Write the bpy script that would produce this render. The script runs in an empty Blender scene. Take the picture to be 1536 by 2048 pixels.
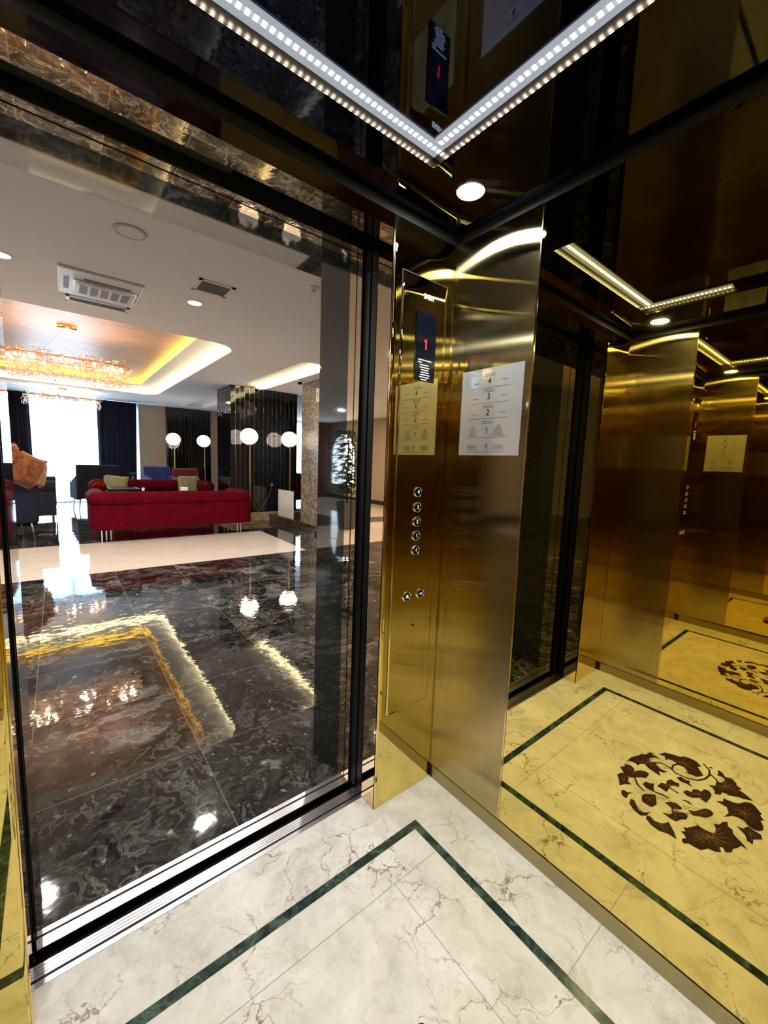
import bpy, bmesh, math, random
from mathutils import Vector, Matrix
random.seed(7)
S = bpy.context.scene
COL = S.collection
PI = math.pi

# ---------------------------------------------------------------- camera, world, exposure
S.view_settings.view_transform = 'Standard'
S.view_settings.look = 'None'
S.view_settings.exposure = 0.0
S.view_settings.gamma = 1.0
S.view_settings.use_curve_mapping = False
S.cycles.max_bounces = 16
S.cycles.glossy_bounces = 12
S.cycles.diffuse_bounces = 4
S.cycles.transmission_bounces = 6
S.cycles.transparent_max_bounces = 12
S.cycles.sample_clamp_indirect = 6.0
S.cycles.caustics_reflective = True
S.cycles.caustics_refractive = False
S.cycles.blur_glossy = 0.3

cam_data = bpy.data.cameras.new('camera')
cam = bpy.data.objects.new('camera', cam_data)
COL.objects.link(cam)
cam_data.sensor_fit = 'HORIZONTAL'
cam_data.sensor_width = 36.0
cam_data.lens = 811.918 / 1536 * 36.0
cam_data.clip_start = 0.02
cr = Vector((0.78108147, -0.62337529, 0.03626277))
cu = Vector((0.04381262, 0.11264189, 0.99266926))
cf = Vector((0.62289019, 0.7737668, -0.1152942))
m4 = Matrix((cr, cu, -cf)).transposed().to_4x4()
m4.translation = Vector((0, 0, 1.305))
cam.matrix_world = m4
S.camera = cam

world = bpy.data.worlds.new('overcast_daylight')
S.world = world
world.use_nodes = True
world.node_tree.nodes['Background'].inputs[0].default_value = (0.70, 0.88, 1.0, 1)
world.node_tree.nodes['Background'].inputs[1].default_value = 9.0


def lamp(name, kind, loc, power, color=(1, 1, 1), rot=(0, 0, 0), size=0.1, size_y=None, parent=None, spread=None):
    d = bpy.data.lights.new(name, kind)
    d.energy = power
    d.color = color
    if kind == 'AREA':
        d.shape = 'RECTANGLE' if size_y else 'DISK'
        d.size = size
        if size_y:
            d.size_y = size_y
        if spread:
            d.spread = spread
    elif kind == 'POINT':
        d.shadow_soft_size = size
    o = bpy.data.objects.new(name, d)
    o.location = loc
    o.rotation_euler = rot
    COL.objects.link(o)
    if parent:
        o.parent = parent
    return o


# daylight standing outside the lobby windows
lamp('window_daylight', 'AREA', (0.2, 14.6, 1.45), 80, (0.72, 0.88, 1.0), (-PI / 2, 0, 0), 2.6, 2.8)
lamp('window_daylight', 'AREA', (7.2, 14.6, 1.45), 90, (0.86, 0.94, 1.0), (-PI / 2, 0, 0), 2.4, 2.8)
lamp('window_daylight', 'AREA', (-6.9, 12.8, 1.35), 70, (0.86, 0.94, 1.0), (0, -PI / 2, 0), 2.2, 1.6)

# ---------------------------------------------------------------- node helpers
MATS = {}


def new_mat(name):
    m = bpy.data.materials.new(name)
    m.use_nodes = True
    MATS[name] = m
    nt = m.node_tree
    b = nt.nodes['Principled BSDF']
    return m, nt, b


def P(name, col, rough=0.5, metal=0.0, emit=None, estr=0.0, spec=None, coat=0.0, sheen=0.0, trans=0.0, ior=None, alpha=None):
    m, nt, b = new_mat(name)
    b.inputs['Base Color'].default_value = (*col, 1)
    b.inputs['Roughness'].default_value = rough
    b.inputs['Metallic'].default_value = metal
    if emit:
        b.inputs['Emission Color'].default_value = (*emit, 1)
        b.inputs['Emission Strength'].default_value = estr
    if spec is not None:
        b.inputs['Specular IOR Level'].default_value = spec
    if coat:
        b.inputs['Coat Weight'].default_value = coat
        b.inputs['Coat Roughness'].default_value = 0.03
    if sheen:
        b.inputs['Sheen Weight'].default_value = sheen
        b.inputs['Sheen Roughness'].default_value = 0.4
    if trans:
        b.inputs['Transmission Weight'].default_value = trans
    if ior:
        b.inputs['IOR'].default_value = ior
    return m


def N(nt, t, **k):
    n = nt.nodes.new(t)
    for a, v in k.items():
        if a in n.inputs:
            n.inputs[a].default_value = v
        else:
            setattr(n, a, v)
    return n


def L(nt, a, b):
    nt.links.new(a, b)


def obj_coord(nt, scale=(1, 1, 1), rot=(0, 0, 0)):
    tc = N(nt, 'ShaderNodeTexCoord')
    mp = N(nt, 'ShaderNodeMapping')
    mp.inputs['Scale'].default_value = scale
    mp.inputs['Rotation'].default_value = rot
    L(nt, tc.outputs['Object'], mp.inputs['Vector'])
    return mp.outputs['Vector']


def ramp(nt, src, stops):
    r = N(nt, 'ShaderNodeValToRGB')
    e = r.color_ramp.elements
    while len(e) < len(stops):
        e.new(0.5)
    for i, (p, c) in enumerate(stops):
        e[i].position = p
        e[i].color = (*c, 1) if len(c) == 3 else c
    L(nt, src, r.inputs[0])
    return r.outputs[0]


def mix(nt, fac, a, b, blend='MIX'):
    n = N(nt, 'ShaderNodeMix', data_type='RGBA', blend_type=blend)
    for s, v in ((n.inputs[0], fac), (n.inputs[6], a), (n.inputs[7], b)):
        if hasattr(v, 'links'):
            L(nt, v, s)
        elif isinstance(v, (int, float)):
            s.default_value = v
        else:
            s.default_value = (*v, 1)
    return n.outputs[2]


# ---------------------------------------------------------------- materials
def mat_cream_marble():
    m, nt, b = new_mat('cream_marble')
    v = obj_coord(nt)
    warp = N(nt, 'ShaderNodeTexNoise', Scale=5.0, Detail=5.0, Roughness=0.6)
    L(nt, v, warp.inputs['Vector'])
    add = N(nt, 'ShaderNodeVectorMath', operation='MULTIPLY_ADD')
    L(nt, warp.outputs['Color'], add.inputs[0])
    add.inputs[1].default_value = (0.30, 0.30, 0.30)
    L(nt, v, add.inputs[2])
    vo = N(nt, 'ShaderNodeTexVoronoi', feature='DISTANCE_TO_EDGE', Scale=6.5)
    L(nt, add.outputs[0], vo.inputs['Vector'])
    line = ramp(nt, vo.outputs['Distance'], [(0.0, (1, 1, 1)), (0.022, (0, 0, 0))])
    mask = N(nt, 'ShaderNodeTexNoise', Scale=4.5, Detail=3.0)
    L(nt, v, mask.inputs['Vector'])
    mk = ramp(nt, mask.outputs[0], [(0.44, (0, 0, 0)), (0.62, (1, 1, 1))])
    vein = mix(nt, 1.0, line, mk, 'MULTIPLY')
    vo2 = N(nt, 'ShaderNodeTexVoronoi', feature='DISTANCE_TO_EDGE', Scale=17.0)
    L(nt, add.outputs[0], vo2.inputs['Vector'])
    line2 = ramp(nt, vo2.outputs['Distance'], [(0.0, (0.5, 0.5, 0.5)), (0.03, (0, 0, 0))])
    vein2 = mix(nt, 1.0, line2, mk, 'MULTIPLY')
    cl = N(nt, 'ShaderNodeTexNoise', Scale=9.0, Detail=7.0, Roughness=0.65)
    L(nt, add.outputs[0], cl.inputs['Vector'])
    base = ramp(nt, cl.outputs[0], [(0.30, (0.56, 0.55, 0.50)), (0.48, (0.72, 0.71, 0.66)), (0.68, (0.84, 0.83, 0.80))])
    c1 = mix(nt, vein2, base, (0.42, 0.36, 0.27))
    c2 = mix(nt, vein, c1, (0.20, 0.155, 0.11))
    L(nt, c2, b.inputs['Base Color'])
    b.inputs['Roughness'].default_value = 0.16
    b.inputs['Specular IOR Level'].default_value = 0.35
    return m


def mat_green_marble():
    m, nt, b = new_mat('green_marble')
    v = obj_coord(nt)
    n = N(nt, 'ShaderNodeTexNoise', Scale=22.0, Detail=6.0, Roughness=0.65, Distortion=1.2)
    L(nt, v, n.inputs['Vector'])
    c = ramp(nt, n.outputs[0], [(0.35, (0.006, 0.016, 0.014)), (0.52, (0.03, 0.058, 0.05)), (0.66, (0.10, 0.15, 0.135)), (0.78, (0.34, 0.40, 0.37))])
    L(nt, c, b.inputs['Base Color'])
    b.inputs['Roughness'].default_value = 0.18
    return m


def mat_black_marble(name, joints=True, scale=1.0, light=1.0, rough=0.035):
    m, nt, b = new_mat(name)
    v = obj_coord(nt)
    # each slab has its own cut of the veining
    fl = N(nt, 'ShaderNodeVectorMath', operation='SUBTRACT')
    L(nt, v, fl.inputs[0])
    fl.inputs[1].default_value = (-0.146, 0.03, 0)
    sn = N(nt, 'ShaderNodeVectorMath', operation='SNAP')
    L(nt, fl.outputs[0], sn.inputs[0])
    sn.inputs[1].default_value = (0.595, 0.595, 50)
    off = N(nt, 'ShaderNodeVectorMath', operation='MULTIPLY_ADD')
    L(nt, sn.outputs[0], off.inputs[0])
    off.inputs[1].default_value = (0.37, 0.9, 0)
    L(nt, v, off.inputs[2])
    w = N(nt, 'ShaderNodeTexNoise', Scale=1.9 * scale, Detail=4.0, Roughness=0.55)
    L(nt, off.outputs[0], w.inputs['Vector'])
    ad = N(nt, 'ShaderNodeVectorMath', operation='MULTIPLY_ADD')
    L(nt, w.outputs['Color'], ad.inputs[0])
    ad.inputs[1].default_value = (1.3, 1.3, 1.3)
    L(nt, off.outputs[0], ad.inputs[2])
    a = N(nt, 'ShaderNodeTexNoise', Scale=1.7 * scale, Detail=9.0, Roughness=0.68, Distortion=0.9)
    L(nt, ad.outputs[0], a.inputs['Vector'])
    g_ = lambda k: (k * 1.1 * light, k * 1.07 * light, k * 1.01 * light)
    D_ = (0.004, 0.004, 0.004)
    base = ramp(nt, a.outputs[0], [(0.30, D_), (0.365, g_(0.07)), (0.385, D_), (0.43, g_(0.02)), (0.455, g_(0.15)), (0.47, g_(0.015)), (0.515, D_),
                                   (0.545, g_(0.05)), (0.56, g_(0.012)), (0.60, g_(0.10)), (0.64, g_(0.22)), (0.66, g_(0.05)), (0.72, g_(0.20))])
    mk = N(nt, 'ShaderNodeTexNoise', Scale=1.6 * scale, Detail=3.0)
    L(nt, off.outputs[0], mk.inputs['Vector'])
    mk2 = ramp(nt, mk.outputs[0], [(0.36, (0.22, 0.22, 0.22)), (0.56, (1, 1, 1))])
    fk = N(nt, 'ShaderNodeTexNoise', Scale=26.0 * scale, Detail=3.0)
    L(nt, off.outputs[0], fk.inputs['Vector'])
    fk2 = ramp(nt, fk.outputs[0], [(0.66, (0, 0, 0)), (0.74, g_(0.32))])
    c = mix(nt, 1.0, base, mk2, 'MULTIPLY')
    c = mix(nt, 0.8, c, fk2, 'ADD')
    cd = N(nt, 'ShaderNodeTexNoise', Scale=3.4 * scale, Detail=8.0, Roughness=0.68, Distortion=0.8)
    L(nt, ad.outputs[0], cd.inputs['Vector'])
    cd2 = ramp(nt, cd.outputs[0], [(0.50, (0, 0, 0)), (0.62, g_(0.04)), (0.72, g_(0.12))])
    c = mix(nt, 1.0, c, cd2, 'ADD')
    if joints:
        sx = N(nt, 'ShaderNodeSeparateXYZ')
        L(nt, fl.outputs[0], sx.inputs[0])
        outs = []
        for k in (0, 1):
            md = N(nt, 'ShaderNodeMath', operation='PINGPONG')
            L(nt, sx.outputs[k], md.inputs[0])
            md.inputs[1].default_value = 0.2975
            lt = N(nt, 'ShaderNodeMath', operation='LESS_THAN')
            L(nt, md.outputs[0], lt.inputs[0])
            lt.inputs[1].default_value = 0.0016
            outs.append(lt.outputs[0])
        mx = N(nt, 'ShaderNodeMath', operation='MAXIMUM')
        L(nt, outs[0], mx.inputs[0])
        L(nt, outs[1], mx.inputs[1])
        c = mix(nt, mx.outputs[0], c, (0.20, 0.17, 0.14))
    L(nt, c, b.inputs['Base Color'])
    b.inputs['Roughness'].default_value = rough
    b.inputs['IOR'].default_value = 1.75
    bn = N(nt, 'ShaderNodeTexNoise', Scale=7.0, Detail=3.0, Roughness=0.5)
    L(nt, off.outputs[0], bn.inputs['Vector'])
    bp = N(nt, 'ShaderNodeBump', Strength=0.065, Distance=0.02)
    L(nt, bn.outputs[0], bp.inputs['Height'])
    L(nt, bp.outputs[0], b.inputs['Normal'])
    return m


def mat_noise2(name, c0, c1, scale=30, rough=0.5, detail=4, lo=0.4, hi=0.6, stretch=(1, 1, 1), bump=0.0, metal=0.0, sheen=0.0, coat=0.0):
    m, nt, b = new_mat(name)
    v = obj_coord(nt, stretch)
    n = N(nt, 'ShaderNodeTexNoise', Scale=float(scale), Detail=float(detail), Roughness=0.6)
    L(nt, v, n.inputs['Vector'])
    c = ramp(nt, n.outputs[0], [(lo, c0), (hi, c1)])
    L(nt, c, b.inputs['Base Color'])
    b.inputs['Roughness'].default_value = rough
    b.inputs['Metallic'].default_value = metal
    if sheen:
        b.inputs['Sheen Weight'].default_value = sheen
        b.inputs['Sheen Roughness'].default_value = 0.35
    if coat:
        b.inputs['Coat Weight'].default_value = coat
    if bump:
        bp = N(nt, 'ShaderNodeBump', Strength=bump, Distance=0.01)
        L(nt, n.outputs[0], bp.inputs['Height'])
        L(nt, bp.outputs[0], b.inputs['Normal'])
    return m


def mat_brushed(name, col, r=0.22, an=0.72):
    m, nt, b = new_mat(name)
    nt.nodes.remove(b)
    g = N(nt, 'ShaderNodeBsdfAnisotropic')
    g.distribution = 'GGX'
    g.inputs['Roughness'].default_value = r
    g.inputs['Anisotropy'].default_value = an
    g.inputs['Rotation'].default_value = 0.25
    v = obj_coord(nt, (160, 160, 1.2))
    n = N(nt, 'ShaderNodeTexNoise', Scale=1.0, Detail=3.0)
    L(nt, v, n.inputs['Vector'])
    c = ramp(nt, n.outputs[0], [(0.35, tuple(x * 0.93 for x in col)), (0.65, col)])
    L(nt, c, g.inputs['Color'])
    t = N(nt, 'ShaderNodeTangent', direction_type='UV_MAP')
    L(nt, t.outputs[0], g.inputs['Tangent'])
    g2 = N(nt, 'ShaderNodeBsdfAnisotropic')
    g2.inputs['Roughness'].default_value = 0.05
    L(nt, c, g2.inputs['Color'])
    ms = N(nt, 'ShaderNodeMixShader')
    ms.inputs[0].default_value = 0.0
    L(nt, g.outputs[0], ms.inputs[1])
    L(nt, g2.outputs[0], ms.inputs[2])
    L(nt, ms.outputs[0], nt.nodes['Material Output'].inputs[0])
    return m


def mat_led(name, col, strength, axis, line):
    m, nt, b = new_mat(name)
    tc = N(nt, 'ShaderNodeTexCoord')
    sx = N(nt, 'ShaderNodeSeparateXYZ')
    L(nt, tc.outputs['Object'], sx.inputs[0])
    md = N(nt, 'ShaderNodeMath', operation='PINGPONG')
    L(nt, sx.outputs[axis], md.inputs[0])
    md.inputs[1].default_value = 0.0085
    r = N(nt, 'ShaderNodeMapRange')
    L(nt, md.outputs[0], r.inputs[0])
    r.inputs[1].default_value = 0.002
    r.inputs[2].default_value = 0.005
    r.inputs[3].default_value = strength * 3.0
    r.inputs[4].default_value = 0.6
    zz = N(nt, 'ShaderNodeMath', operation='COMPARE')
    L(nt, sx.outputs[1 - axis], zz.inputs[0])
    zz.inputs[1].default_value = line
    zz.inputs[2].default_value = 0.0065
    mr = N(nt, 'ShaderNodeMapRange')
    L(nt, zz.outputs[0], mr.inputs[0])
    mr.inputs[3].default_value = 0.42
    L(nt, r.outputs[0], mr.inputs[4])
    b.inputs['Base Color'].default_value = (0.12, 0.13, 0.15, 1)
    b.inputs['Specular IOR Level'].default_value = 0.1
    b.inputs['Emission Color'].default_value = (*col, 1)
    L(nt, mr.outputs[0], b.inputs['Emission Strength'])
    return m


GOLD = (0.81, 0.65, 0.22)
mat_cream_marble(); mat_green_marble()
mat_black_marble('black_marble')
mat_noise2('black_granite', (0.006, 0.008, 0.008), (0.03, 0.034, 0.033), 90, 0.03, 4, 0.42, 0.66)
MATS['black_granite'].node_tree.nodes['Principled BSDF'].inputs['IOR'].default_value = 1.9
P('gold_mirror', GOLD, 0.012, 1.0)
P('warm_mirror', (0.86, 0.68, 0.46), 0.012, 1.0)
P('bronze_mirror', (0.62, 0.46, 0.24), 0.02, 1.0)
P('dark_mirror', (0.062, 0.070, 0.125), 0.025, 1.0)
P('wine_glass', (0.045, 0.012, 0.018), 0.06, 0.0, coat=1.0)
mat_brushed('brushed_gold', (0.48, 0.39, 0.20), 0.15, 0.84)
P('brushed_brass', (0.40, 0.33, 0.18), 0.38, 1.0)
P('black_gap', (0.003, 0.003, 0.004), 0.6)
P('black_satin', (0.002, 0.0023, 0.003), 0.5, spec=0.12)
mat_noise2('brushed_aluminium', (0.60, 0.60, 0.64), (0.74, 0.74, 0.78), 40, 0.28, stretch=(0.3, 30, 1), metal=1.0)
P('sill_groove', (0.008, 0.015, 0.017), 0.35)
P('chrome', (0.82, 0.82, 0.84), 0.05, 1.0)
P('polished_gold', (0.95, 0.72, 0.36), 0.10, 1.0)
P('lamp_brass', (0.85, 0.66, 0.38), 0.2, 1.0)
P('paint_ceiling', (0.84, 0.81, 0.80), 0.75)
P('paint_white', (0.80, 0.79, 0.78), 0.6)
P('plastic_white', (0.78, 0.78, 0.80), 0.35)
P('grille_grey', (0.22, 0.22, 0.22), 0.5)
P('grille_dark', (0.03, 0.03, 0.03), 0.5)
P('ring_grey', (0.50, 0.50, 0.49), 0.4)
mat_noise2('white_marble', (0.66, 0.59, 0.52), (0.74, 0.68, 0.61), 3.0, 0.04, 6, 0.35, 0.6, (1, 3, 1))
mat_noise2('wood_veneer', (0.40, 0.25, 0.17), (0.62, 0.41, 0.30), 3.0, 0.4, 7, 0.35, 0.65, (0.8, 9, 1))
mat_noise2('beige_wallpaper', (0.33, 0.26, 0.20), (0.42, 0.335, 0.26), 60, 0.7, 4, 0.4, 0.6, bump=0.1)
mat_noise2('terrazzo', (0.13, 0.105, 0.085), (0.42, 0.36, 0.31), 26, 0.25, 3, 0.42, 0.62)
mat_noise2('brown_marble', (0.03, 0.02, 0.014), (0.12, 0.085, 0.06), 8, 0.06, 6, 0.4, 0.65)
mat_noise2('tan_marble', (0.30, 0.24, 0.13), (0.46, 0.38, 0.22), 8, 0.06, 6, 0.4, 0.65)
mat_noise2('red_velvet', (0.075, 0.0005, 0.005), (0.125, 0.001, 0.010), 6, 0.9, 3, 0.3, 0.7)
for k_ in ('red_velvet',): MATS[k_].node_tree.nodes['Principled BSDF'].inputs['Specular IOR Level'].default_value = 0.08
mat_noise2('dark_red_velvet', (0.12, 0.002, 0.010), (0.19, 0.004, 0.014), 6, 0.75, 3, 0.3, 0.7, sheen=0.3)
mat_noise2('navy_velvet', (0.003, 0.004, 0.018), (0.007, 0.010, 0.036), 6, 0.8, 3, 0.3, 0.7, sheen=0.06)
mat_noise2('blue_velvet', (0.008, 0.02, 0.12), (0.015, 0.035, 0.2), 6, 0.75, 3, 0.3, 0.7, sheen=0.35)
mat_noise2('navy_curtain', (0.004, 0.006, 0.018), (0.009, 0.012, 0.032), 12, 0.8)
mat_noise2('sage_cushion', (0.20, 0.215, 0.12), (0.29, 0.30, 0.18), 20, 0.85, bump=0.1)
mat_noise2('rust_fur', (0.09, 0.028, 0.008), (0.30, 0.10, 0.03), 14, 0.9, 6, 0.35, 0.65, bump=0.5, sheen=0.5)
mat_noise2('pale_rust_fur', (0.36, 0.17, 0.09), (0.62, 0.34, 0.20), 14, 0.9, 6, 0.35, 0.65, bump=0.5, sheen=0.5)
P('black_tile', (0.003, 0.003, 0.004), 0.03, 0.0, ior=1.55)
P('tile_bezel', (0.50, 0.46, 0.40), 0.18, 1.0)
P('lamp_glass', (0.9, 0.85, 0.8), 0.3, 0.0, emit=(1.0, 0.86, 0.72), estr=5.5)
P('downlight_glow', (1, 1, 1), 0.4, emit=(0.86, 0.93, 1.0), estr=28.0)
P('lobby_glow', (1, 1, 1), 0.4, emit=(1.0, 0.93, 0.85), estr=18.0)
P('cove_yellow', (0.8, 0.6, 0.2), 0.5, emit=(1.0, 0.60, 0.03), estr=5.0)
P('cove_white', (0.8, 0.8, 0.6), 0.5, emit=(1.0, 0.83, 0.45), estr=7.5)
mat_led('led_across', (0.80, 0.88, 1.0), 9.0, 0, 0.876)
mat_led('led_along', (0.80, 0.88, 1.0), 9.0, 1, 0.834)
mat_led('led_far', (0.80, 0.88, 1.0), 6.0, 1, -0.052)
P('medallion_brown', (0.022, 0.008, 0.009), 0.35)
P('medallion_vein', (0.26, 0.14, 0.07), 0.3)
P('display_glass', (0.003, 0.004, 0.008), 0.10, spec=0.25)
P('red_digit', (0.5, 0.0, 0.02), 0.5, emit=(1.0, 0.02, 0.06), estr=2.6)
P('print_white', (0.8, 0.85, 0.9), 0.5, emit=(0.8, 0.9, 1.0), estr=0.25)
P('print_black', (0.012, 0.012, 0.014), 0.6)
P('print_grey', (0.12, 0.12, 0.13), 0.6)
P('notice_foil', (0.62, 0.63, 0.64), 0.12, 0.55)
P('leaf_green', (0.02, 0.06, 0.015), 0.5)
P('pot_grey', (0.08, 0.08, 0.085), 0.4)
P('dark_wood', (0.012, 0.009, 0.009), 0.25)
P('frame_dark', (0.03, 0.03, 0.035), 0.4)
P('window_frame', (0.45, 0.48, 0.52), 0.4)
P('bulb_glow', (1, 1, 1), 0.3, emit=(1.0, 0.80, 0.52), estr=60.0)
P('rose_gold', (0.95, 0.50, 0.22), 0.22, 1.0)
P('cord_black', (0.08, 0.08, 0.08), 0.5)


def mat_crystal():
    m, nt, b = new_mat('crystal')
    nt.nodes.remove(b)
    g = N(nt, 'ShaderNodeBsdfAnisotropic')
    g.inputs['Roughness'].default_value = 0.08
    g.inputs['Color'].default_value = (1.0, 0.9, 0.88, 1)
    t = N(nt, 'ShaderNodeBsdfTransparent')
    t.inputs[0].default_value = (0.93, 0.86, 0.82, 1)
    s = N(nt, 'ShaderNodeMixShader')
    s.inputs[0].default_value = 0.75
    tr = N(nt, 'ShaderNodeBsdfTranslucent')
    tr.inputs[0].default_value = (1.0, 0.86, 0.84, 1)
    s2 = N(nt, 'ShaderNodeMixShader')
    s2.inputs[0].default_value = 0.4
    L(nt, g.outputs[0], s2.inputs[1]); L(nt, tr.outputs[0], s2.inputs[2])
    L(nt, t.outputs[0], s.inputs[1]); L(nt, s2.outputs[0], s.inputs[2])
    L(nt, s.outputs[0], nt.nodes['Material Output'].inputs[0])


def mat_sheer():
    m, nt, b = new_mat('sheer_fabric')
    nt.nodes.remove(b)
    d = N(nt, 'ShaderNodeBsdfTranslucent')
    d.inputs[0].default_value = (0.85, 0.93, 1.0, 1)
    t = N(nt, 'ShaderNodeBsdfTransparent')
    s = N(nt, 'ShaderNodeMixShader')
    s.inputs[0].default_value = 0.75
    L(nt, t.outputs[0], s.inputs[1]); L(nt, d.outputs[0], s.inputs[2])
    L(nt, s.outputs[0], nt.nodes['Material Output'].inputs[0])


def mat_pane():
    m, nt, b = new_mat('glass_pane')
    nt.nodes.remove(b)
    g = N(nt, 'ShaderNodeBsdfAnisotropic')
    g.inputs['Roughness'].default_value = 0.02
    t = N(nt, 'ShaderNodeBsdfTransparent')
    t.inputs[0].default_value = (0.93, 0.97, 1.0, 1)
    s = N(nt, 'ShaderNodeMixShader')
    s.inputs[0].default_value = 0.06
    L(nt, t.outputs[0], s.inputs[1]); L(nt, g.outputs[0], s.inputs[2])
    L(nt, s.outputs[0], nt.nodes['Material Output'].inputs[0])


mat_pane(); mat_crystal(); mat_sheer()
M = MATS


# ---------------------------------------------------------------- mesh helpers
def link(name, bm, mat, parent=None, smooth=False, label=None, cat=None, group=None, kind=None, uv=False):
    me = bpy.data.meshes.new(name)
    bmesh.ops.recalc_face_normals(bm, faces=bm.faces[:])
    if smooth:
        for f in bm.faces:
            f.smooth = True
    bm.to_mesh(me)
    bm.free()
    for x in (mat if isinstance(mat, (list, tuple)) else [mat]):
        me.materials.append(M[x])
    if uv:
        ul = me.uv_layers.new(name='UVMap')
        for poly in me.polygons:
            for li in poly.loop_indices:
                co = me.vertices[me.loops[li].vertex_index].co
                ul.data[li].uv = ((co.x + co.y), co.z)
    o = bpy.data.objects.new(name, me)
    COL.objects.link(o)
    if parent:
        o.parent = parent
    tag(o, label, cat, group, kind)
    return o


def tag(o, label=None, cat=None, group=None, kind=None):
    if label: o['label'] = label
    if cat: o['category'] = cat
    if group: o['group'] = group
    if kind: o['kind'] = kind
    return o


def thing(name, label, cat, loc=(0, 0, 0), rz=0.0, group=None):
    o = bpy.data.objects.new(name, None)
    o.empty_display_size = 0.1
    o.location = loc
    o.rotation_euler = (0, 0, rz)
    COL.objects.link(o)
    return tag(o, label, cat, group)


def structure(name, bm, mat, parent=None, **k):
    o = link(name, bm, mat, parent, **k)
    o['kind'] = 'structure'
    return o


def box(bm, x0, x1, y0, y1, z0, z1, bev=0.0, mi=0, seg=2):
    before = set(bm.faces)
    r = bmesh.ops.create_cube(bm, size=1.0)
    vs = r['verts']
    for v in vs:
        v.co = Vector((x0 if v.co.x < 0 else x1, y0 if v.co.y < 0 else y1, z0 if v.co.z < 0 else z1))
    if bev > 0:
        es = list({e for v in vs for e in v.link_edges})
        bmesh.ops.bevel(bm, geom=es, offset=bev, segments=seg, affect='EDGES', profile=0.6)
    for f in bm.faces:
        if f not in before:
            f.material_index = mi
    return bm


def B(*a, **k):
    return box(bmesh.new(), *a, **k)


def tube(bm, pts, r, n=8, closed=False, mi=0, cap=True):
    pts = [Vector(p) for p in pts]
    m = len(pts)
    rings = []
    up = None
    for i, p in enumerate(pts):
        a = pts[(i - 1) % m] if (closed or i > 0) else pts[i]
        c = pts[(i + 1) % m] if (closed or i < m - 1) else pts[i]
        t = (c - a).normalized()
        if up is None:
            up = t.orthogonal().normalized()
        else:
            up = (up - t * up.dot(t))
            up = up.normalized() if up.length > 1e-5 else t.orthogonal().normalized()
        s = t.cross(up)
        rr = r[i] if isinstance(r, (list, tuple)) else r
        rings.append([bm.verts.new(p + (up * math.cos(2 * PI * k / n) + s * math.sin(2 * PI * k / n)) * rr) for k in range(n)])
    for i in range(m if closed else m - 1):
        A, C = rings[i], rings[(i + 1) % m]
        for k in range(n):
            f = bm.faces.new((A[k], A[(k + 1) % n], C[(k + 1) % n], C[k]))
            f.material_index = mi
    if not closed and cap:
        bm.faces.new(rings[0][::-1]).material_index = mi
        bm.faces.new(rings[-1]).material_index = mi
    return bm


def lathe(bm, prof, c=(0, 0, 0), n=24, mi=0, axis='Z'):
    c = Vector(c)
    rings = []
    for r, z in prof:
        ring = []
        for k in range(n):
            a = 2 * PI * k / n
            if axis == 'Z':
                v = Vector((r * math.cos(a), r * math.sin(a), z))
            elif axis == 'Y':
                v = Vector((r * math.cos(a), z, r * math.sin(a)))
            else:
                v = Vector((z, r * math.cos(a), r * math.sin(a)))
            ring.append(bm.verts.new(c + v))
        rings.append(ring)
    for i in range(len(rings) - 1):
        for k in range(n):
            f = bm.faces.new((rings[i][k], rings[i][(k + 1) % n], rings[i + 1][(k + 1) % n], rings[i + 1][k]))
            f.material_index = mi
    for ring in (rings[0], rings[-1]):
        try:
            bm.faces.new(ring).material_index = mi
        except ValueError:
            pass
    return bm


def ball(bm, c, r, sz=1.0, n=24, m=14, mi=0):
    prof = [(max(1e-4, r * math.sin(PI * i / m)), -r * sz * math.cos(PI * i / m)) for i in range(m + 1)]
    return lathe(bm, prof, c, n, mi)


def sweep(bm, path, prof, closed_prof=True, mi=0):
    """path: list of (x,y); prof: list of (outward offset, z); outward is to the right of travel."""
    m = len(path)
    rings = []
    for i in range(m):
        p = Vector(path[i])
        d0 = (p - Vector(path[i - 1])).normalized() if i > 0 else None
        d1 = (Vector(path[i + 1]) - p).normalized() if i < m - 1 else None
        n0 = Vector((d0.y, -d0.x)) if d0 else None
        n1 = Vector((d1.y, -d1.x)) if d1 else None
        if n0 is None: nn = n1
        elif n1 is None: nn = n0
        else:
            nn = (n0 + n1).normalized()
            nn = nn / max(0.35, nn.dot(n0))
        rings.append([bm.verts.new((p.x + nn.x * o, p.y + nn.y * o, z)) for o, z in prof])
    k = len(prof)
    for i in range(m - 1):
        for j in range(k if closed_prof else k - 1):
            f = bm.faces.new((rings[i][j], rings[i + 1][j], rings[i + 1][(j + 1) % k], rings[i][(j + 1) % k]))
            f.material_index = mi
    if closed_prof:
        bm.faces.new(rings[0]).material_index = mi
        bm.faces.new(rings[-1][::-1]).material_index = mi
    return bm


def flat(bm, pts, z0, z1, mi=0):
    """thin slab of an outline in plan"""
    bot = [bm.verts.new((x, y, z0)) for x, y in pts]
    top = [bm.verts.new((x, y, z1)) for x, y in pts]
    bm.faces.new(top).material_index = mi
    bm.faces.new(bot[::-1]).material_index = mi
    for i in range(len(pts)):
        j = (i + 1) % len(pts)
        bm.faces.new((bot[i], bot[j], top[j], top[i])).material_index = mi
    return bm


def rounded(x0, x1, y0, y1, r, n=6):
    out = []
    for cx, cy, a0 in ((x1 - r, y0 + r, -PI / 2), (x1 - r, y1 - r, 0), (x0 + r, y1 - r, PI / 2), (x0 + r, y0 + r, PI)):
        for i in range(n + 1):
            a = a0 + PI / 2 * i / n
            out.append((cx + r * math.cos(a), cy + r * math.sin(a)))
    return out


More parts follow.
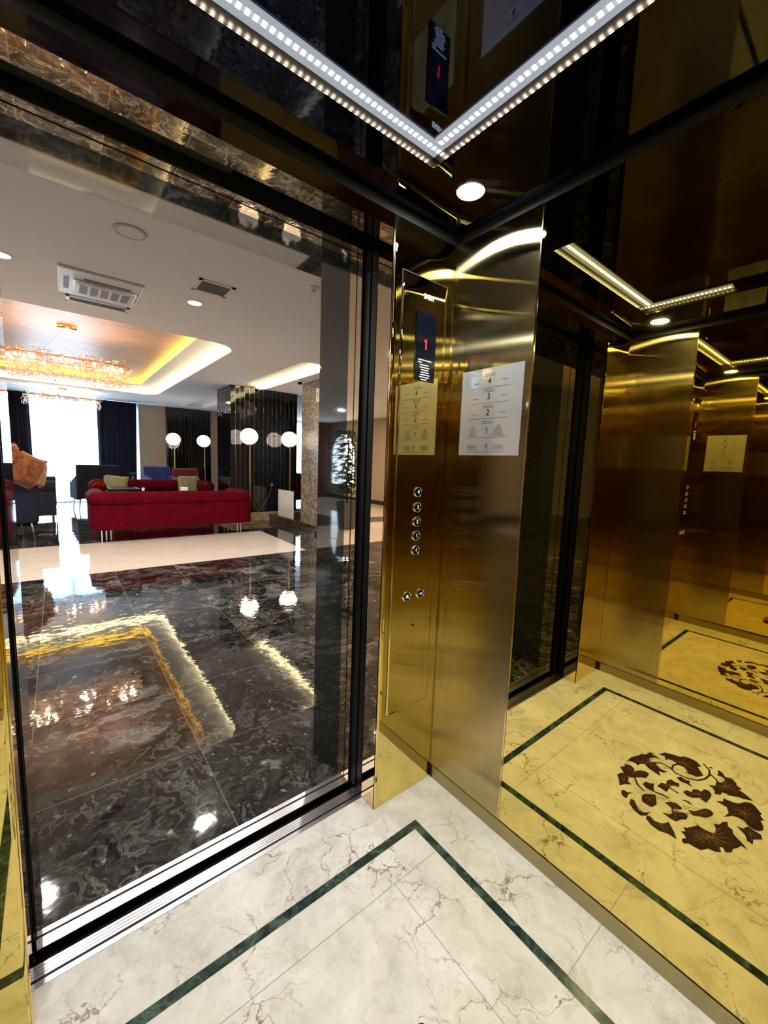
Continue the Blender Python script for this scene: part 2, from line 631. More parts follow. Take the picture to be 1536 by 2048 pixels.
def plate_with_holes(z, outer, holes, thick=0.0):
    bm = bmesh.new()
    for loop in [outer] + holes:
        vs = [bm.verts.new((x, y, z)) for x, y in loop]
        for i in range(len(vs)):
            bm.edges.new((vs[i], vs[(i + 1) % len(vs)]))
    bmesh.ops.triangle_fill(bm, use_beauty=True, use_dissolve=False, edges=bm.edges[:])
    return bm


def riser(loop, z0, z1, bm=None, out=0.0):
    bm = bm or bmesh.new()
    m = len(loop)
    cx = sum(p[0] for p in loop) / m
    cy = sum(p[1] for p in loop) / m
    a = [bm.verts.new((x, y, z0)) for x, y in loop]
    b = [bm.verts.new((x + (out if x > cx else -out), y + (out if y > cy else -out), z1)) for x, y in loop]
    for i in range(m):
        j = (i + 1) % m
        bm.faces.new((a[i], a[j], b[j], b[i]))
    return bm


def one_mesh(name, body, size, loc, rot, mat, parent, ext, label, sx):
    # numeral one with a flag at its head, as printed on the signs
    k = size * 0.70
    bm = bmesh.new()
    x0 = 0.14 if body == '-1' else 0.0
    pts = [(x0 - 0.02, -0.5), (x0 + 0.13, -0.5), (x0 + 0.13, 0.5), (x0 + 0.02, 0.5), (x0 - 0.20, 0.33), (x0 - 0.20, 0.20), (x0 - 0.02, 0.31)]
    flat(bm, [(x * k, y * k) for x, y in pts], -ext, ext)
    if body == '-1':
        box(bm, -0.42 * k, -0.16 * k, -0.10 * k, 0.03 * k, -ext, ext)
    o = link(name, bm, mat)
    o.location = loc
    o.rotation_euler = rot
    o.scale = (sx, 1, 1)
    o.parent = parent
    if label: o['label'] = label
    return o


def text_mesh(name, body, size, loc, rot, mat, parent, align='CENTER', ext=0.0004, label=None, sx=1.0):
    cu_ = bpy.data.curves.new(name, 'FONT')
    cu_.body = body
    cu_.size = size
    cu_.align_x = align
    cu_.align_y = 'CENTER'
    cu_.extrude = ext
    cu_.offset = size * 0.012
    if body in ('1', '-1'):
        return one_mesh(name, body, size, loc, rot, mat, parent, ext, label, sx)
    tmp = bpy.data.objects.new(name, cu_)
    COL.objects.link(tmp)
    dg = bpy.context.evaluated_depsgraph_get()
    dg.update()
    me = bpy.data.meshes.new_from_object(tmp.evaluated_get(dg))
    bpy.data.objects.remove(tmp)
    o = bpy.data.objects.new(name, me)
    me.materials.clear()
    me.materials.append(M[mat])
    o.location = loc
    o.rotation_euler = rot
    o.scale = (sx, 1, 1)
    COL.objects.link(o)
    o.parent = parent
    if label: o['label'] = label
    return o


def dup(o, loc=None, rz=None, label=None, group=None, parent=None):
    c = o.copy()
    COL.objects.link(c)
    if parent: c.parent = parent
    for ch in list(o.children):
        dup(ch, parent=c)
    if loc is not None: c.location = loc
    if rz is not None: c.rotation_euler = (0, 0, rz)
    if label: c['label'] = label
    if group: c['group'] = group
    return c

# tuning values
SAG = 0.0007
LEDP = 2.2
CARP = 7.4
P('bronze_dark', (0.10, 0.075, 0.05), 0.25, 1.0)
DOWNP = 45.0
CHP = 30.0
GLOBEP = 40.0
# ================================================================ ELEVATOR CAR
XR, XL, YF, YB = 1.178, -0.396, 1.092, -0.40
JL, JR, ZH, ZW, ZC = -0.10, 0.881, 2.06, 2.106, 2.135

fl = structure('floor', B(XL, XR, YB, 1.168, -0.03, 0.0), 'cream_marble')
bm = bmesh.new()
gx0, gx1, gy0, gy1, gw = -0.199, 0.981, -0.195, 0.966, 0.028
box(bm, gx0, gx1, gy1 - gw, gy1, 0.0, 0.0008)
box(bm, gx0, gx1, gy0, gy0 + gw, 0.0, 0.0008)
box(bm, gx1 - gw, gx1, gy0 + gw, gy1 - gw, 0.0, 0.0008)
box(bm, gx0, gx0 + gw, gy0 + gw, gy1 - gw, 0.0, 0.0008)
structure('inlay_border', bm, 'green_marble', fl, label='dark green marble border strip set in the cream floor')
bm = bmesh.new()
for a in ((0.768, 0.7698, gy0 + gw, 0.834), (0.012, 0.0138, gy0 + gw, 0.834), (gx0 + gw, gx1 - gw, 0.833, 0.8345), (gx0 + gw, gx1 - gw, -0.066, -0.0645),
          (gx1, XR, 0.384, 0.3855), (XL, gx0, 0.384, 0.3855)):
    box(bm, *a, 0.0, 0.0005)
P('joint_grey', (0.34, 0.32, 0.29), 0.6)
structure('tile_joint', bm, 'joint_grey', fl)

LEAVES= [[(0.38,0.616),(0.338,0.614),(0.306,0.6),(0.278,0.594),(0.263,0.58),(0.23,0.574),(0.226,0.556),(0.246,0.564),(0.234,0.549),(0.246,0.529),(0.252,0.548),(0.274,0.56),(0.296,0.555),(0.305,0.543),(0.294,0.53),(0.314,0.506),(0.309,0.479),(0.331,0.49),(0.336,0.505),(0.366,0.487),(0.36,0.513),(0.354,0.539),(0.339,0.559),(0.351,0.571),(0.377,0.575),(0.368,0.584),(0.371,0.602)],[(0.209,0.544),(0.173,0.53),(0.157,0.502),(0.147,0.476),(0.127,0.465),(0.119,0.443),(0.12,0.42),(0.143,0.397),(0.157,0.407),(0.177,0.394),(0.202,0.375),(0.234,0.388),(0.242,0.412),(0.248,0.431),(0.234,0.421),(0.217,0.435),(0.208,0.455),(0.212,0.47),(0.204,0.488),(0.212,0.506),(0.23,0.511),(0.204,0.521)],[(0.45,0.62),(0.429,0.608),(0.413,0.616),(0.402,0.593),(0.411,0.576),(0.43,0.57),(0.399,0.556),(0.387,0.536),(0.39,0.524),(0.428,0.522),(0.446,0.54),(0.466,0.553),(0.484,0.567),(0.483,0.588)],[(0.511,0.608),(0.482,0.6),(0.479,0.585),(0.491,0.568),(0.514,0.564),(0.522,0.547),(0.544,0.565),(0.57,0.575),(0.542,0.588)],[(0.481,0.519),(0.453,0.516),(0.45,0.501),(0.437,0.49),(0.472,0.481),(0.486,0.469),(0.491,0.482),(0.493,0.5)],[(0.442,0.477),(0.405,0.473),(0.398,0.458),(0.372,0.463),(0.348,0.454),(0.352,0.438),(0.347,0.424),(0.37,0.419),(0.382,0.437),(0.4,0.443),(0.431,0.441),(0.447,0.442),(0.442,0.46)],[(0.315,0.443),(0.294,0.432),(0.301,0.415),(0.289,0.4),(0.305,0.401),(0.324,0.385),(0.322,0.406),(0.328,0.426)],[(0.388,0.4),(0.366,0.394),(0.36,0.378),(0.336,0.379),(0.323,0.366),(0.324,0.353),(0.296,0.35),(0.292,0.333),(0.309,0.322),(0.333,0.321),(0.378,0.324),(0.374,0.341),(0.369,0.348),(0.394,0.366),(0.399,0.385)],[(0.251,0.344),(0.234,0.327),(0.202,0.329),(0.185,0.313),(0.157,0.31),(0.145,0.319),(0.148,0.34),(0.135,0.338),(0.105,0.346),(0.111,0.328),(0.134,0.313),(0.121,0.294),(0.139,0.275),(0.156,0.271),(0.163,0.252),(0.178,0.26),(0.189,0.235),(0.206,0.21),(0.225,0.235),(0.232,0.253),(0.252,0.276),(0.25,0.289),(0.256,0.3),(0.277,0.299),(0.291,0.316),(0.274,0.32),(0.262,0.328)],[(0.333,0.302),(0.314,0.285),(0.289,0.288),(0.288,0.272),(0.284,0.256),(0.273,0.242),(0.242,0.229),(0.228,0.212),(0.235,0.199),(0.251,0.187),(0.266,0.174),(0.279,0.178),(0.298,0.163),(0.31,0.172),(0.337,0.159),(0.36,0.157),(0.38,0.167),(0.385,0.181),(0.38,0.196),(0.363,0.211),(0.364,0.229),(0.371,0.243),(0.406,0.263),(0.366,0.256),(0.338,0.268)],[(0.419,0.222),(0.414,0.205),(0.384,0.195),(0.389,0.18),(0.391,0.17),(0.393,0.158),(0.414,0.15),(0.442,0.171),(0.471,0.168),(0.467,0.184),(0.442,0.194)],[(0.588,0.345),(0.587,0.336),(0.56,0.324),(0.538,0.313),(0.526,0.329),(0.537,0.307),(0.537,0.285),(0.531,0.265),(0.503,0.265),(0.477,0.279),(0.465,0.264),(0.44,0.26),(0.424,0.248),(0.449,0.242),(0.452,0.228),(0.473,0.222),(0.486,0.206),(0.496,0.193),(0.513,0.175),(0.512,0.193),(0.534,0.198),(0.551,0.207),(0.573,0.207),(0.591,0.22),(0.575,0.232),(0.584,0.239),(0.603,0.229),(0.618,0.243),(0.624,0.262),(0.653,0.276),(0.656,0.293),(0.657,0.311),(0.671,0.321),(0.665,0.329),(0.651,0.331),(0.64,0.323),(0.627,0.331),(0.62,0.344),(0.608,0.333)],[(0.516,0.427),(0.494,0.415),(0.481,0.398),(0.49,0.375),(0.503,0.375),(0.52,0.394),(0.537,0.394),(0.527,0.378),(0.51,0.363),(0.516,0.349),(0.54,0.348),(0.557,0.36),(0.584,0.369),(0.587,0.388),(0.579,0.416),(0.568,0.397),(0.553,0.391),(0.522,0.404)],[(0.482,0.359),(0.468,0.34),(0.442,0.33),(0.415,0.317),(0.409,0.303),(0.419,0.292),(0.438,0.292),(0.47,0.304),(0.481,0.321),(0.498,0.339)],[(0.537,0.495),(0.512,0.475),(0.501,0.464),(0.524,0.455),(0.555,0.443),(0.586,0.451),(0.587,0.47),(0.584,0.486),(0.558,0.496)],[(0.606,0.518),(0.605,0.505),(0.624,0.491),(0.644,0.476),(0.639,0.458),(0.616,0.446),(0.647,0.448),(0.666,0.463),(0.657,0.492),(0.637,0.513)],[(0.647,0.448),(0.639,0.437),(0.649,0.42),(0.64,0.399),(0.61,0.385),(0.627,0.373),(0.643,0.359),(0.672,0.343),(0.672,0.37),(0.685,0.395),(0.68,0.423),(0.664,0.444)],[(0.596,0.559),(0.581,0.554),(0.583,0.54),(0.568,0.526),(0.591,0.533),(0.617,0.529),(0.622,0.536),(0.615,0.55)],[(0.443,0.389),(0.431,0.38),(0.43,0.367),(0.441,0.354),(0.442,0.364),(0.439,0.378)]]
VINES= [[(0.302,0.544),(0.267,0.514),(0.27,0.481),(0.288,0.453),(0.283,0.416),(0.26,0.382),(0.222,0.365),(0.179,0.359),(0.14,0.368),(0.113,0.395)],[(0.269,0.473),(0.244,0.478),(0.215,0.469),(0.208,0.444),(0.231,0.422)],[(0.12,0.372),(0.11,0.365)],[(0.165,0.36),(0.187,0.332),(0.203,0.325)],[(0.467,0.555),(0.502,0.53),(0.517,0.502)],[(0.486,0.469),(0.477,0.449),(0.478,0.427)],[(0.41,0.44),(0.414,0.41)]]
md = thing('floor_medallion', 'round brown inlay of curling leaves set in the cream elevator floor', 'floor inlay', (0.391, 0.385, 0))
for pl in LEAVES:
    bm = bmesh.new()
    flat(bm, [(x - 0.391, y - 0.385) for x, y in pl], 0.0, 0.0009)
    lfo = link('leaf', bm, 'medallion_brown', md)
    if len(pl) < 9:
        continue
    bm = bmesh.new()
    cx = sum(p[0] for p in pl) / len(pl) - 0.391
    cy = sum(p[1] for p in pl) / len(pl) - 0.385
    for k in range(0, len(pl), 2):
        px, py = pl[k][0] - 0.391, pl[k][1] - 0.385
        ax, ay = cx, cy
        bx_, by_ = cx + (px - cx) * 0.62, cy + (py - cy) * 0.62
        dx, dy = bx_ - ax, by_ - ay
        l_ = math.hypot(dx, dy) or 1
        nx, ny = -dy / l_ * 0.0007, dx / l_ * 0.0007
        flat(bm, [(ax + nx, ay + ny), (bx_ + nx, by_ + ny), (bx_ - nx, by_ - ny), (ax - nx, ay - ny)], 0.0009, 0.0012)
    link('leaf_vein', bm, 'medallion_vein', lfo, label='thin light brown veins')
bm = bmesh.new()
for vl in VINES:
    pts = [(x - 0.391, y - 0.385) for x, y in vl]
    for (ax, ay), (bx_, by_) in zip(pts, pts[1:]):
        dx, dy = bx_ - ax, by_ - ay
        l_ = math.hypot(dx, dy) or 1
        nx, ny = -dy / l_ * 0.0035, dx / l_ * 0.0035
        ex, ey = dx / l_ * 0.002, dy / l_ * 0.002
        flat(bm, [(ax + nx - ex, ay + ny - ey), (bx_ + nx + ex, by_ + ny + ey), (bx_ - nx + ex, by_ - ny + ey), (ax - nx - ex, ay - ny - ey)], 0.0, 0.0009)
link('vine', bm, 'medallion_brown', md)

# sills and the running gap between them
s1 = thing('car_door_sill', 'ribbed aluminium door sill along the edge of the cream elevator floor', 'door sill', (0.391, 1.197, 0))


def local(o, *a, **k):
    ox, oy, oz = o.location
    x0, x1, y0, y1, z0, z1 = a[:6]
    return B(x0 - ox, x1 - ox, y0 - oy, y1 - oy, z0 - oz, z1 - oz, **k)


link('sill_edge', local(s1, JL - 0.05, JR + 0.05, 1.168, 1.183, -0.03, 0.0015), 'brushed_aluminium', s1)
bm = bmesh.new()
y = 1.191 - 1.197
for k in range(4):
    box(bm, JL - 0.05 - 0.391, JR + 0.05 - 0.391, y, y + 0.0078, -0.03, 0.0015)
    y += 0.0092
link('sill_rib', bm, 'brushed_aluminium', s1)
link('sill_channel', local(s1, JL - 0.05, JR + 0.05, 1.168, 1.228, -0.032, -0.002), 'sill_groove', s1, label='dark channel between the ribs')
s2 = thing('landing_door_sill', 'plain aluminium door sill along the edge of the black lobby floor', 'door sill', (0.391, 1.295, 0))
link('sill_plate', local(s2, JL - 0.05, JR + 0.05, 1.267, 1.299, -0.03, 0.0015), 'brushed_aluminium', s2)
link('sill_lip', local(s2, JL - 0.05, JR + 0.05, 1.307, 1.323, -0.03, 0.0015), 'brushed_aluminium', s2)
link('sill_channel', local(s2, JL - 0.05, JR + 0.05, 1.267, 1.323, -0.032, -0.002), 'sill_groove', s2, label='dark channel between sill plate and lip')
sh = structure('wall_shaft', B(-0.60, 1.38, -0.66, -0.60, -0.2, 2.55), 'black_gap', label='unseen black shaft box added around the car to keep outside light out')  # black box added around the car to stop outside light leaking in
structure('light_block_side', B(-0.60, -0.55, -0.66, 1.50, -0.2, 2.55), 'black_gap', sh)
structure('light_block_side', B(1.33, 1.38, -0.66, 1.50, -0.2, 2.55), 'black_gap', sh)
structure('light_block_top', B(-0.60, 1.38, -0.66, 1.50, 2.50, 2.55), 'black_gap', sh)
structure('light_block_bottom', B(-0.60, 1.38, -0.66, 1.50, -0.2, -0.15), 'black_gap', sh)
structure('trim_1', B(JL - 0.3, JR + 0.3, 1.16, 1.33, -0.06, -0.033), 'black_gap')

# side walls (mirror + brushed corner panel + skirting)
YP = 0.747
for side, x, sg in (('right', XR, 1), ('left', XL, -1)):
    w = structure('wall_' + side, B(*sorted((x + sg * 0.012, x + sg * 0.05)), YB, YF + 0.02, 0.0, ZC + 0.1), 'black_gap')
    structure('mirror_panel', B(*sorted((x + sg * 0.002, x + sg * 0.011)), YB, YP, 0.058, ZW), 'gold_mirror', w, label='gold tinted mirror panel')
    structure('corner_notch', B(*sorted((x + sg * 0.0005, x + sg * 0.012)), YF - 0.016, YF + 0.006, -0.02, 0.058), 'black_gap', w)
    structure('brushed_panel', B(*sorted((x, x + sg * 0.011)), YP, YF, 0.058, ZW), 'brushed_gold', w, uv=True, label='brushed gold steel panel beside the corner')
    structure('edge_strip', B(*sorted((x - sg * 0.0012, x)), YP, YP + 0.003, 0.058, ZW), 'polished_gold', w)
    structure('baseboard_' + side, B(*sorted((x, x + sg * 0.012)), YB, YF - 0.016, 0.0, 0.054), 'brushed_brass', uv=True)

bw = structure('wall_back', B(XL - 0.05, XR + 0.05, YB - 0.05, YB - 0.012, 0.0, ZC + 0.1), 'black_gap')
structure('wine_panel', B(-0.02, 0.80, YB - 0.011, YB, 0.75, 1.90), 'wine_glass', bw, label='dark wine coloured glass panel')
structure('brushed_panel', B(XL, -0.02, YB - 0.011, YB, 0.058, ZW), 'brushed_gold', bw, uv=True)
structure('brushed_panel', B(0.80, XR, YB - 0.011, YB, 0.058, ZW), 'brushed_gold', bw, uv=True)
structure('brushed_panel', B(-0.02, 0.80, YB - 0.011, YB, 0.058, 0.75), 'brushed_gold', bw, uv=True)
structure('brushed_panel', B(-0.02, 0.80, YB - 0.011, YB, 1.90, ZW), 'brushed_gold', bw, uv=True)
bm = bmesh.new()
rs = random.Random(3)
for k in range(15):
    cx, cz = rs.uniform(0.10, 0.68), rs.uniform(0.87, 1.78)
    a0, sp, hh = rs.uniform(0, 6.28), rs.uniform(0.05, 0.11), rs.choice((-1, 1))
    pts = []
    for i in range(22):
        t = i / 21
        a = a0 + hh * 4.6 * t
        r = sp * (1 - 0.75 * t)
        pts.append((cx + r * math.cos(a), YB + 0.001, cz + r * math.sin(a)))
    tube(bm, pts, 0.0016, 5)
structure('scroll_line', bm, 'bronze_mirror', bw, label='fine bronze scroll ornament')
structure('baseboard_back', B(XL, XR, YB, YB + 0.002, 0.0, 0.054), 'brushed_brass', uv=True)

# front returns, slightly bowed, and header
def bowed(x0, x1, y, z0, z1, sag, n=24):
    bm = bmesh.new()
    zs = [z0 + (z1 - z0) * (k / 36) ** 1.5 for k in range(37)]
    sg = lambda z: sag * (0.2 + 0.8 * math.exp(-(z / 0.55) ** 2)) if z1 - z0 > 2 else sag
    front = [[bm.verts.new((x0 + (x1 - x0) * i / n, y - sg(z) * 4 * (i / n) * (1 - i / n), z)) for i in range(n + 1)] for z in zs]
    back = [[bm.verts.new((x0 + (x1 - x0) * i / n, y + 0.006, z)) for i in range(n + 1)] for z in (z0, z1)]
    for a, b in zip(front, front[1:]):
        for i in range(n):
            bm.faces.new((a[i], a[i + 1], b[i + 1], b[i])).smooth = True
    for i in range(n):
        bm.faces.new((back[0][i], back[1][i], back[1][i + 1], back[0][i + 1]))
        bm.faces.new((front[0][i], back[0][i], back[0][i + 1], front[0][i + 1]))
        bm.faces.new((front[-1][i], front[-1][i + 1], back[1][i + 1], back[1][i]))
    for i in (0, n):
        bm.faces.new([r[i] for r in front] + [back[1][i], back[0][i]])
    return bm


wf = structure('wall_front', B(JR + 0.004, XR + 0.03, YF + 0.008, 1.17, 0.0, ZW), 'black_gap')
box_l = structure('return_core', B(XL - 0.03, JL - 0.004, YF + 0.008, 1.17, 0.0, ZW), 'black_gap', wf)
structure('return_panel', bowed(JR, XR, YF, 0.0, ZW, SAG), 'gold_mirror', wf, label='polished gold return panel right of the doorway')
structure('return_panel', bowed(XL, JL, YF, 0.0, ZW, SAG), 'gold_mirror', wf, label='polished gold return panel left of the doorway')
structure('header_panel', B(JL, JR, YF, YF + 0.006, ZH, ZW), 'warm_mirror', wf, label='polished header strip above the doorway')
structure('header_soffit', B(JL, JR, YF + 0.006, 1.172, ZH, ZH + 0.004), 'warm_mirror', wf)
structure('jamb_panel', B(JR, JR + 0.003, YF + 0.001, 1.172, 0.0, ZH), 'warm_mirror', wf)
structure('jamb_panel', B(JL - 0.003, JL, YF + 0.001, 1.172, 0.0, ZH), 'warm_mirror', wf)
structure('edge_strip', B(JL, JR, YF - 0.0012, YF, ZH, ZH + 0.003), 'chrome', wf)
structure('edge_strip', B(JR - 0.0008, JR + 0.0018, YF - 0.0012, YF, 0.0, ZH), 'polished_gold', wf)
structure('edge_strip', B(JL - 0.0018, JL + 0.0008, YF - 0.0012, YF, 0.0, ZH), 'polished_gold', wf)

# black door pockets, landing frame, granite portal
dp = structure('door_pocket', B(JR + 0.028, JR + 0.05, 1.17, 1.27, -0.03, ZH + 0.1), 'black_satin')
structure('pocket_lining', B(JL - 0.05, JL - 0.028, 1.17, 1.27, -0.03, ZH + 0.1), 'black_satin', dp)
structure('pocket_lining', B(JL - 0.05, JR + 0.05, 1.17, 1.27, ZH + 0.06, ZH + 0.1), 'black_satin', dp)
structure('pocket_lining', B(JR + 0.004, JR + 0.06, 1.268, 1.272, -0.03, ZH + 0.1), 'black_gap', dp)  # this and the next two: closing plates added against leaking outside light
structure('pocket_lining', B(JL - 0.06, JL - 0.004, 1.268, 1.272, -0.03, ZH + 0.1), 'black_gap', dp)
structure('pocket_lining', B(JL - 0.05, JR + 0.05, 1.268, 1.272, ZH + 0.004, ZH + 0.1), 'black_gap', dp)
structure('pocket_lining', B(JR + 0.002, JR + 0.03, 1.172, 1.176, 0, ZH + 0.02), 'black_satin', dp)
structure('pocket_lining', B(JL - 0.03, JL - 0.002, 1.172, 1.176, 0, ZH + 0.02), 'black_satin', dp)
structure('pocket_lining', B(JL, JR, 1.172, 1.176, ZH + 0.001, ZH + 0.06), 'black_satin', dp)
# sliding leaves parked in the pockets: only their dark leading edges show
for sgn, xx, nm in ((1, JR + 0.004, 'right'), (-1, JL - 0.004, 'left')):
    dl = thing('sliding_door', 'black leading edge of the open elevator door in the %s jamb pocket' % nm, 'elevator door', (xx, 1.2, 0))
    link('car_door_edge', B(*sorted((0, sgn * 0.022)), -0.018, 0.012, 0.004, ZH + 0.01), 'black_satin', dl)
    link('landing_door_edge', B(*sorted((sgn * 0.003, sgn * 0.022)), 0.026, 0.058, 0.004, ZH + 0.01), 'black_satin', dl)
    link('guide_shoe', B(*sorted((sgn * -0.004, sgn * 0.01)), 0.034, 0.05, -0.012, 0.012), 'chrome', dl)
tr = thing('door_hanger_track', 'dark door track with bolts in the slot above the doorway', 'door track', (0.391, 1.21, ZH + 0.03))
link('rail', B(-0.49, 0.49, -0.03, 0.0, 0.0, 0.03), 'frame_dark', tr)
P('rail_green', (0.020, 0.026, 0.022), 0.35)
link('hanger_plate', B(-0.49, 0.02, 0.004, 0.04, 0.002, 0.03), 'rail_green', tr)
link('bracket', B(-0.31, -0.27, -0.028, -0.010, -0.004, 0.0), 'ring_grey', tr)
for k in range(2):
    link('bolt', lathe(bmesh.new(), [(0.005, -0.008), (0.007, -0.006), (0.007, 0.0)], (-0.085 + 0.04 * k, -0.012, 0), 12), 'chrome', tr)

lf = thing('landing_door_frame', 'bronze mirror frame around the landing side of the elevator doorway', 'door frame', (0.391, 1.3, 0))
for sgn, xx in ((1, JR), (-1, JL)):
    link('jamb', local(lf, *sorted((xx, xx + sgn * 0.004)), 1.266, 1.345, 0.0, ZH), 'warm_mirror', lf)
    link('bead', local(lf, *sorted((xx - sgn * 0.0015, xx)), 1.299, 1.3015, 0.0, ZH), 'black_satin', lf)
    link('corner_bead', local(lf, *sorted((xx - sgn * 0.0012, xx)), 1.265, 1.267, 0.0, ZH), 'bronze_dark', lf)
link('head', local(lf, JL, JR, 1.266, 1.345, ZH, ZH + 0.004), 'warm_mirror', lf)
link('bead', local(lf, JL, JR, 1.299, 1.3015, ZH - 0.0015, ZH), 'black_satin', lf)
pt = thing('granite_portal', 'polished dark granite surround of the elevator doorway facing the lobby', 'door surround', (0.391, 1.45, 0))
link('jamb', local(pt, JR, JR + 0.22, 1.345, 1.562, 0.0, ZH), 'black_granite', pt)
link('jamb', local(pt, JL - 0.22, JL, 1.345, 1.562, 0.0, ZH), 'black_granite', pt)
link('lintel', local(pt, JL - 0.22, JR + 0.22, 1.345, 1.562, ZH, ZH + 0.25), 'black_granite', pt)

# ceiling
HX0, HX1, HY0, HY1, ZT = -0.075, 0.857, -0.08, 0.90, 2.165
hole = [(HX0, HY0), (HX1, HY0), (HX1, HY1), (HX0, HY1)]
outer = [(XL, YB), (XR, YB), (XR, YF), (XL, YF)]
ce = structure('ceiling', plate_with_holes(ZC, outer, [hole]), 'dark_mirror')
structure('raised_panel', B(HX0, HX1, HY0, HY1, ZT, ZT + 0.01), 'dark_mirror', ce)
structure('riser', riser(hole, ZC, ZT + 0.002), 'bronze_dark', ce)
bm = bmesh.new()
for a in ((HX0 - 0.001, HX1 + 0.001, HY1, HY1 + 0.0016), (HX1, HX1 + 0.0016, HY0, HY1), (HX0 - 0.0016, HX0, HY0, HY1), (HX0, HX1, HY0 - 0.0016, HY0)):
    box(bm, *a, ZC - 0.0012, ZC + 0.001)
structure('frame_edge', bm, 'bronze_mirror', ce)
# black liner above the wall tops
bm = bmesh.new()
box(bm, XL - 0.05, XR + 0.05, YF, YF + 0.1, ZW, ZC + 0.12)
box(bm, XL - 0.05, XR + 0.05, YB - 0.05, YB, ZW, ZC + 0.12)
structure('gap_liner', bm, 'black_gap', ce)
structure('car_roof', B(XL - 0.05, XR + 0.05, YB - 0.05, YF + 0.1, ZC + 0.11, ZC + 0.14), 'black_gap', ce)

for mt, a, lb, pw, sz in (
        ('led_across', (HX0 + 0.045, HX1, HY1 - 0.042, HY1, ZT - 0.005, ZT), 'long dotted led strip over the elevator doorway, crossing the dark ceiling', LEDP, (0.86, 0.03)),
        ('led_along', (HX1 - 0.042, HX1, HY0, HY1 - 0.046, ZT - 0.005, ZT), 'long dotted led strip in the ceiling beside the notice wall', LEDP, (0.03, 0.86)),
        ('led_far', (HX0, HX0 + 0.042, 0.55, HY1, ZT - 0.005, ZT), 'short led strip on the far side of the ceiling, seen only in the gold mirror', LEDP * 0.35, (0.03, 0.30))):
    cx, cy = (a[0] + a[1]) / 2, (a[2] + a[3]) / 2
    t = thing('led_strip_light', lb, 'led strip', (cx, cy, ZT))
    dfu = link('diffuser', B(*a), mt, t)
    dfu.location = (-cx, -cy, -ZT)

CL = [(1.008, 0.892, 'round white ceiling downlight in the corner between doorway and notice wall'),
      (-0.222, 0.886, 'round white downlight in the left front ceiling corner, mirrored beside the led strip'),
      (1.008, -0.11, 'round white downlight behind the viewer on the notice wall side'),
      (-0.222, -0.11, 'round white downlight behind the viewer on the left wall side')]
for x, y, lb in CL:
    t = thing('recessed_downlight', lb, 'ceiling light', (x, y, ZC))
    link('lens', lathe(bmesh.new(), [(0.0005, -0.0055), (0.040, -0.0050), (0.041, 0.0)], n=32), 'downlight_glow', t)
    link('rim', lathe(bmesh.new(), [(0.041, 0.0), (0.0415, -0.006), (0.045, -0.004), (0.046, 0.0)], n=32), 'chrome', t, smooth=True)
    lamp('downlight_lamp', 'AREA', (0, 0, -0.0062), CARP, (0.88, 0.93, 1.0), (0, 0, 0), 0.078, parent=t)

# control panel
cp = thing('elevator_control_panel', 'tall gold control panel with black floor display and round steel buttons', 'control panel', (1.029, YF - 0.0004, 0.368))
def CPB(x0, x1, y0, y1, z0, z1, **k):
    return B(x0 - 1.029, x1 - 1.029, y0, y1, z0 - 0.368, z1 - 0.368, **k)
structure_y = -0.002
link('shadow_gap', CPB(0.9205, 1.1375, -0.0008, 0.004, 0.3660, 1.9530), 'black_gap', cp)
bmc = bowed(0.922 - 1.029, 1.136 - 1.029, -0.0012, 0.0, 1.583, 0.0003)
link('faceplate', bmc, 'gold_mirror', cp)
dsp = link('display', CPB(0.9895, 1.0855, -0.0052, -0.001, 1.607, 1.840), 'display_glass', cp, label='black glass floor display')
text_mesh('floor_digit', '1', 0.050, (1.036 - 1.029, -0.0053, 1.733 - 0.368), (PI / 2, 0, 0), 'red_digit', dsp, label='red lit digit 1')
text_mesh('maker_name', 'SARH', 0.024, (1.045 - 1.029, -0.0026, 1.893 - 0.368), (PI / 2, 0, 0), 'print_white', cp, sx=0.8)


def ink_row(bm, x0, x1, z, h, y0, y1, rnd, axis='X'):
    x = x0
    while x < x1 - 0.0008:
        w = rnd.uniform(0.0015, 0.005)
        e = min(x + w, x1)
        if axis == 'X':
            box(bm, x, e, y0, y1, z - h / 2, z + h / 2)
        else:
            box(bm, y0, y1, -e, -x, z - h / 2, z + h / 2)
        x = e + rnd.uniform(0.0006, 0.0012)
    return bm


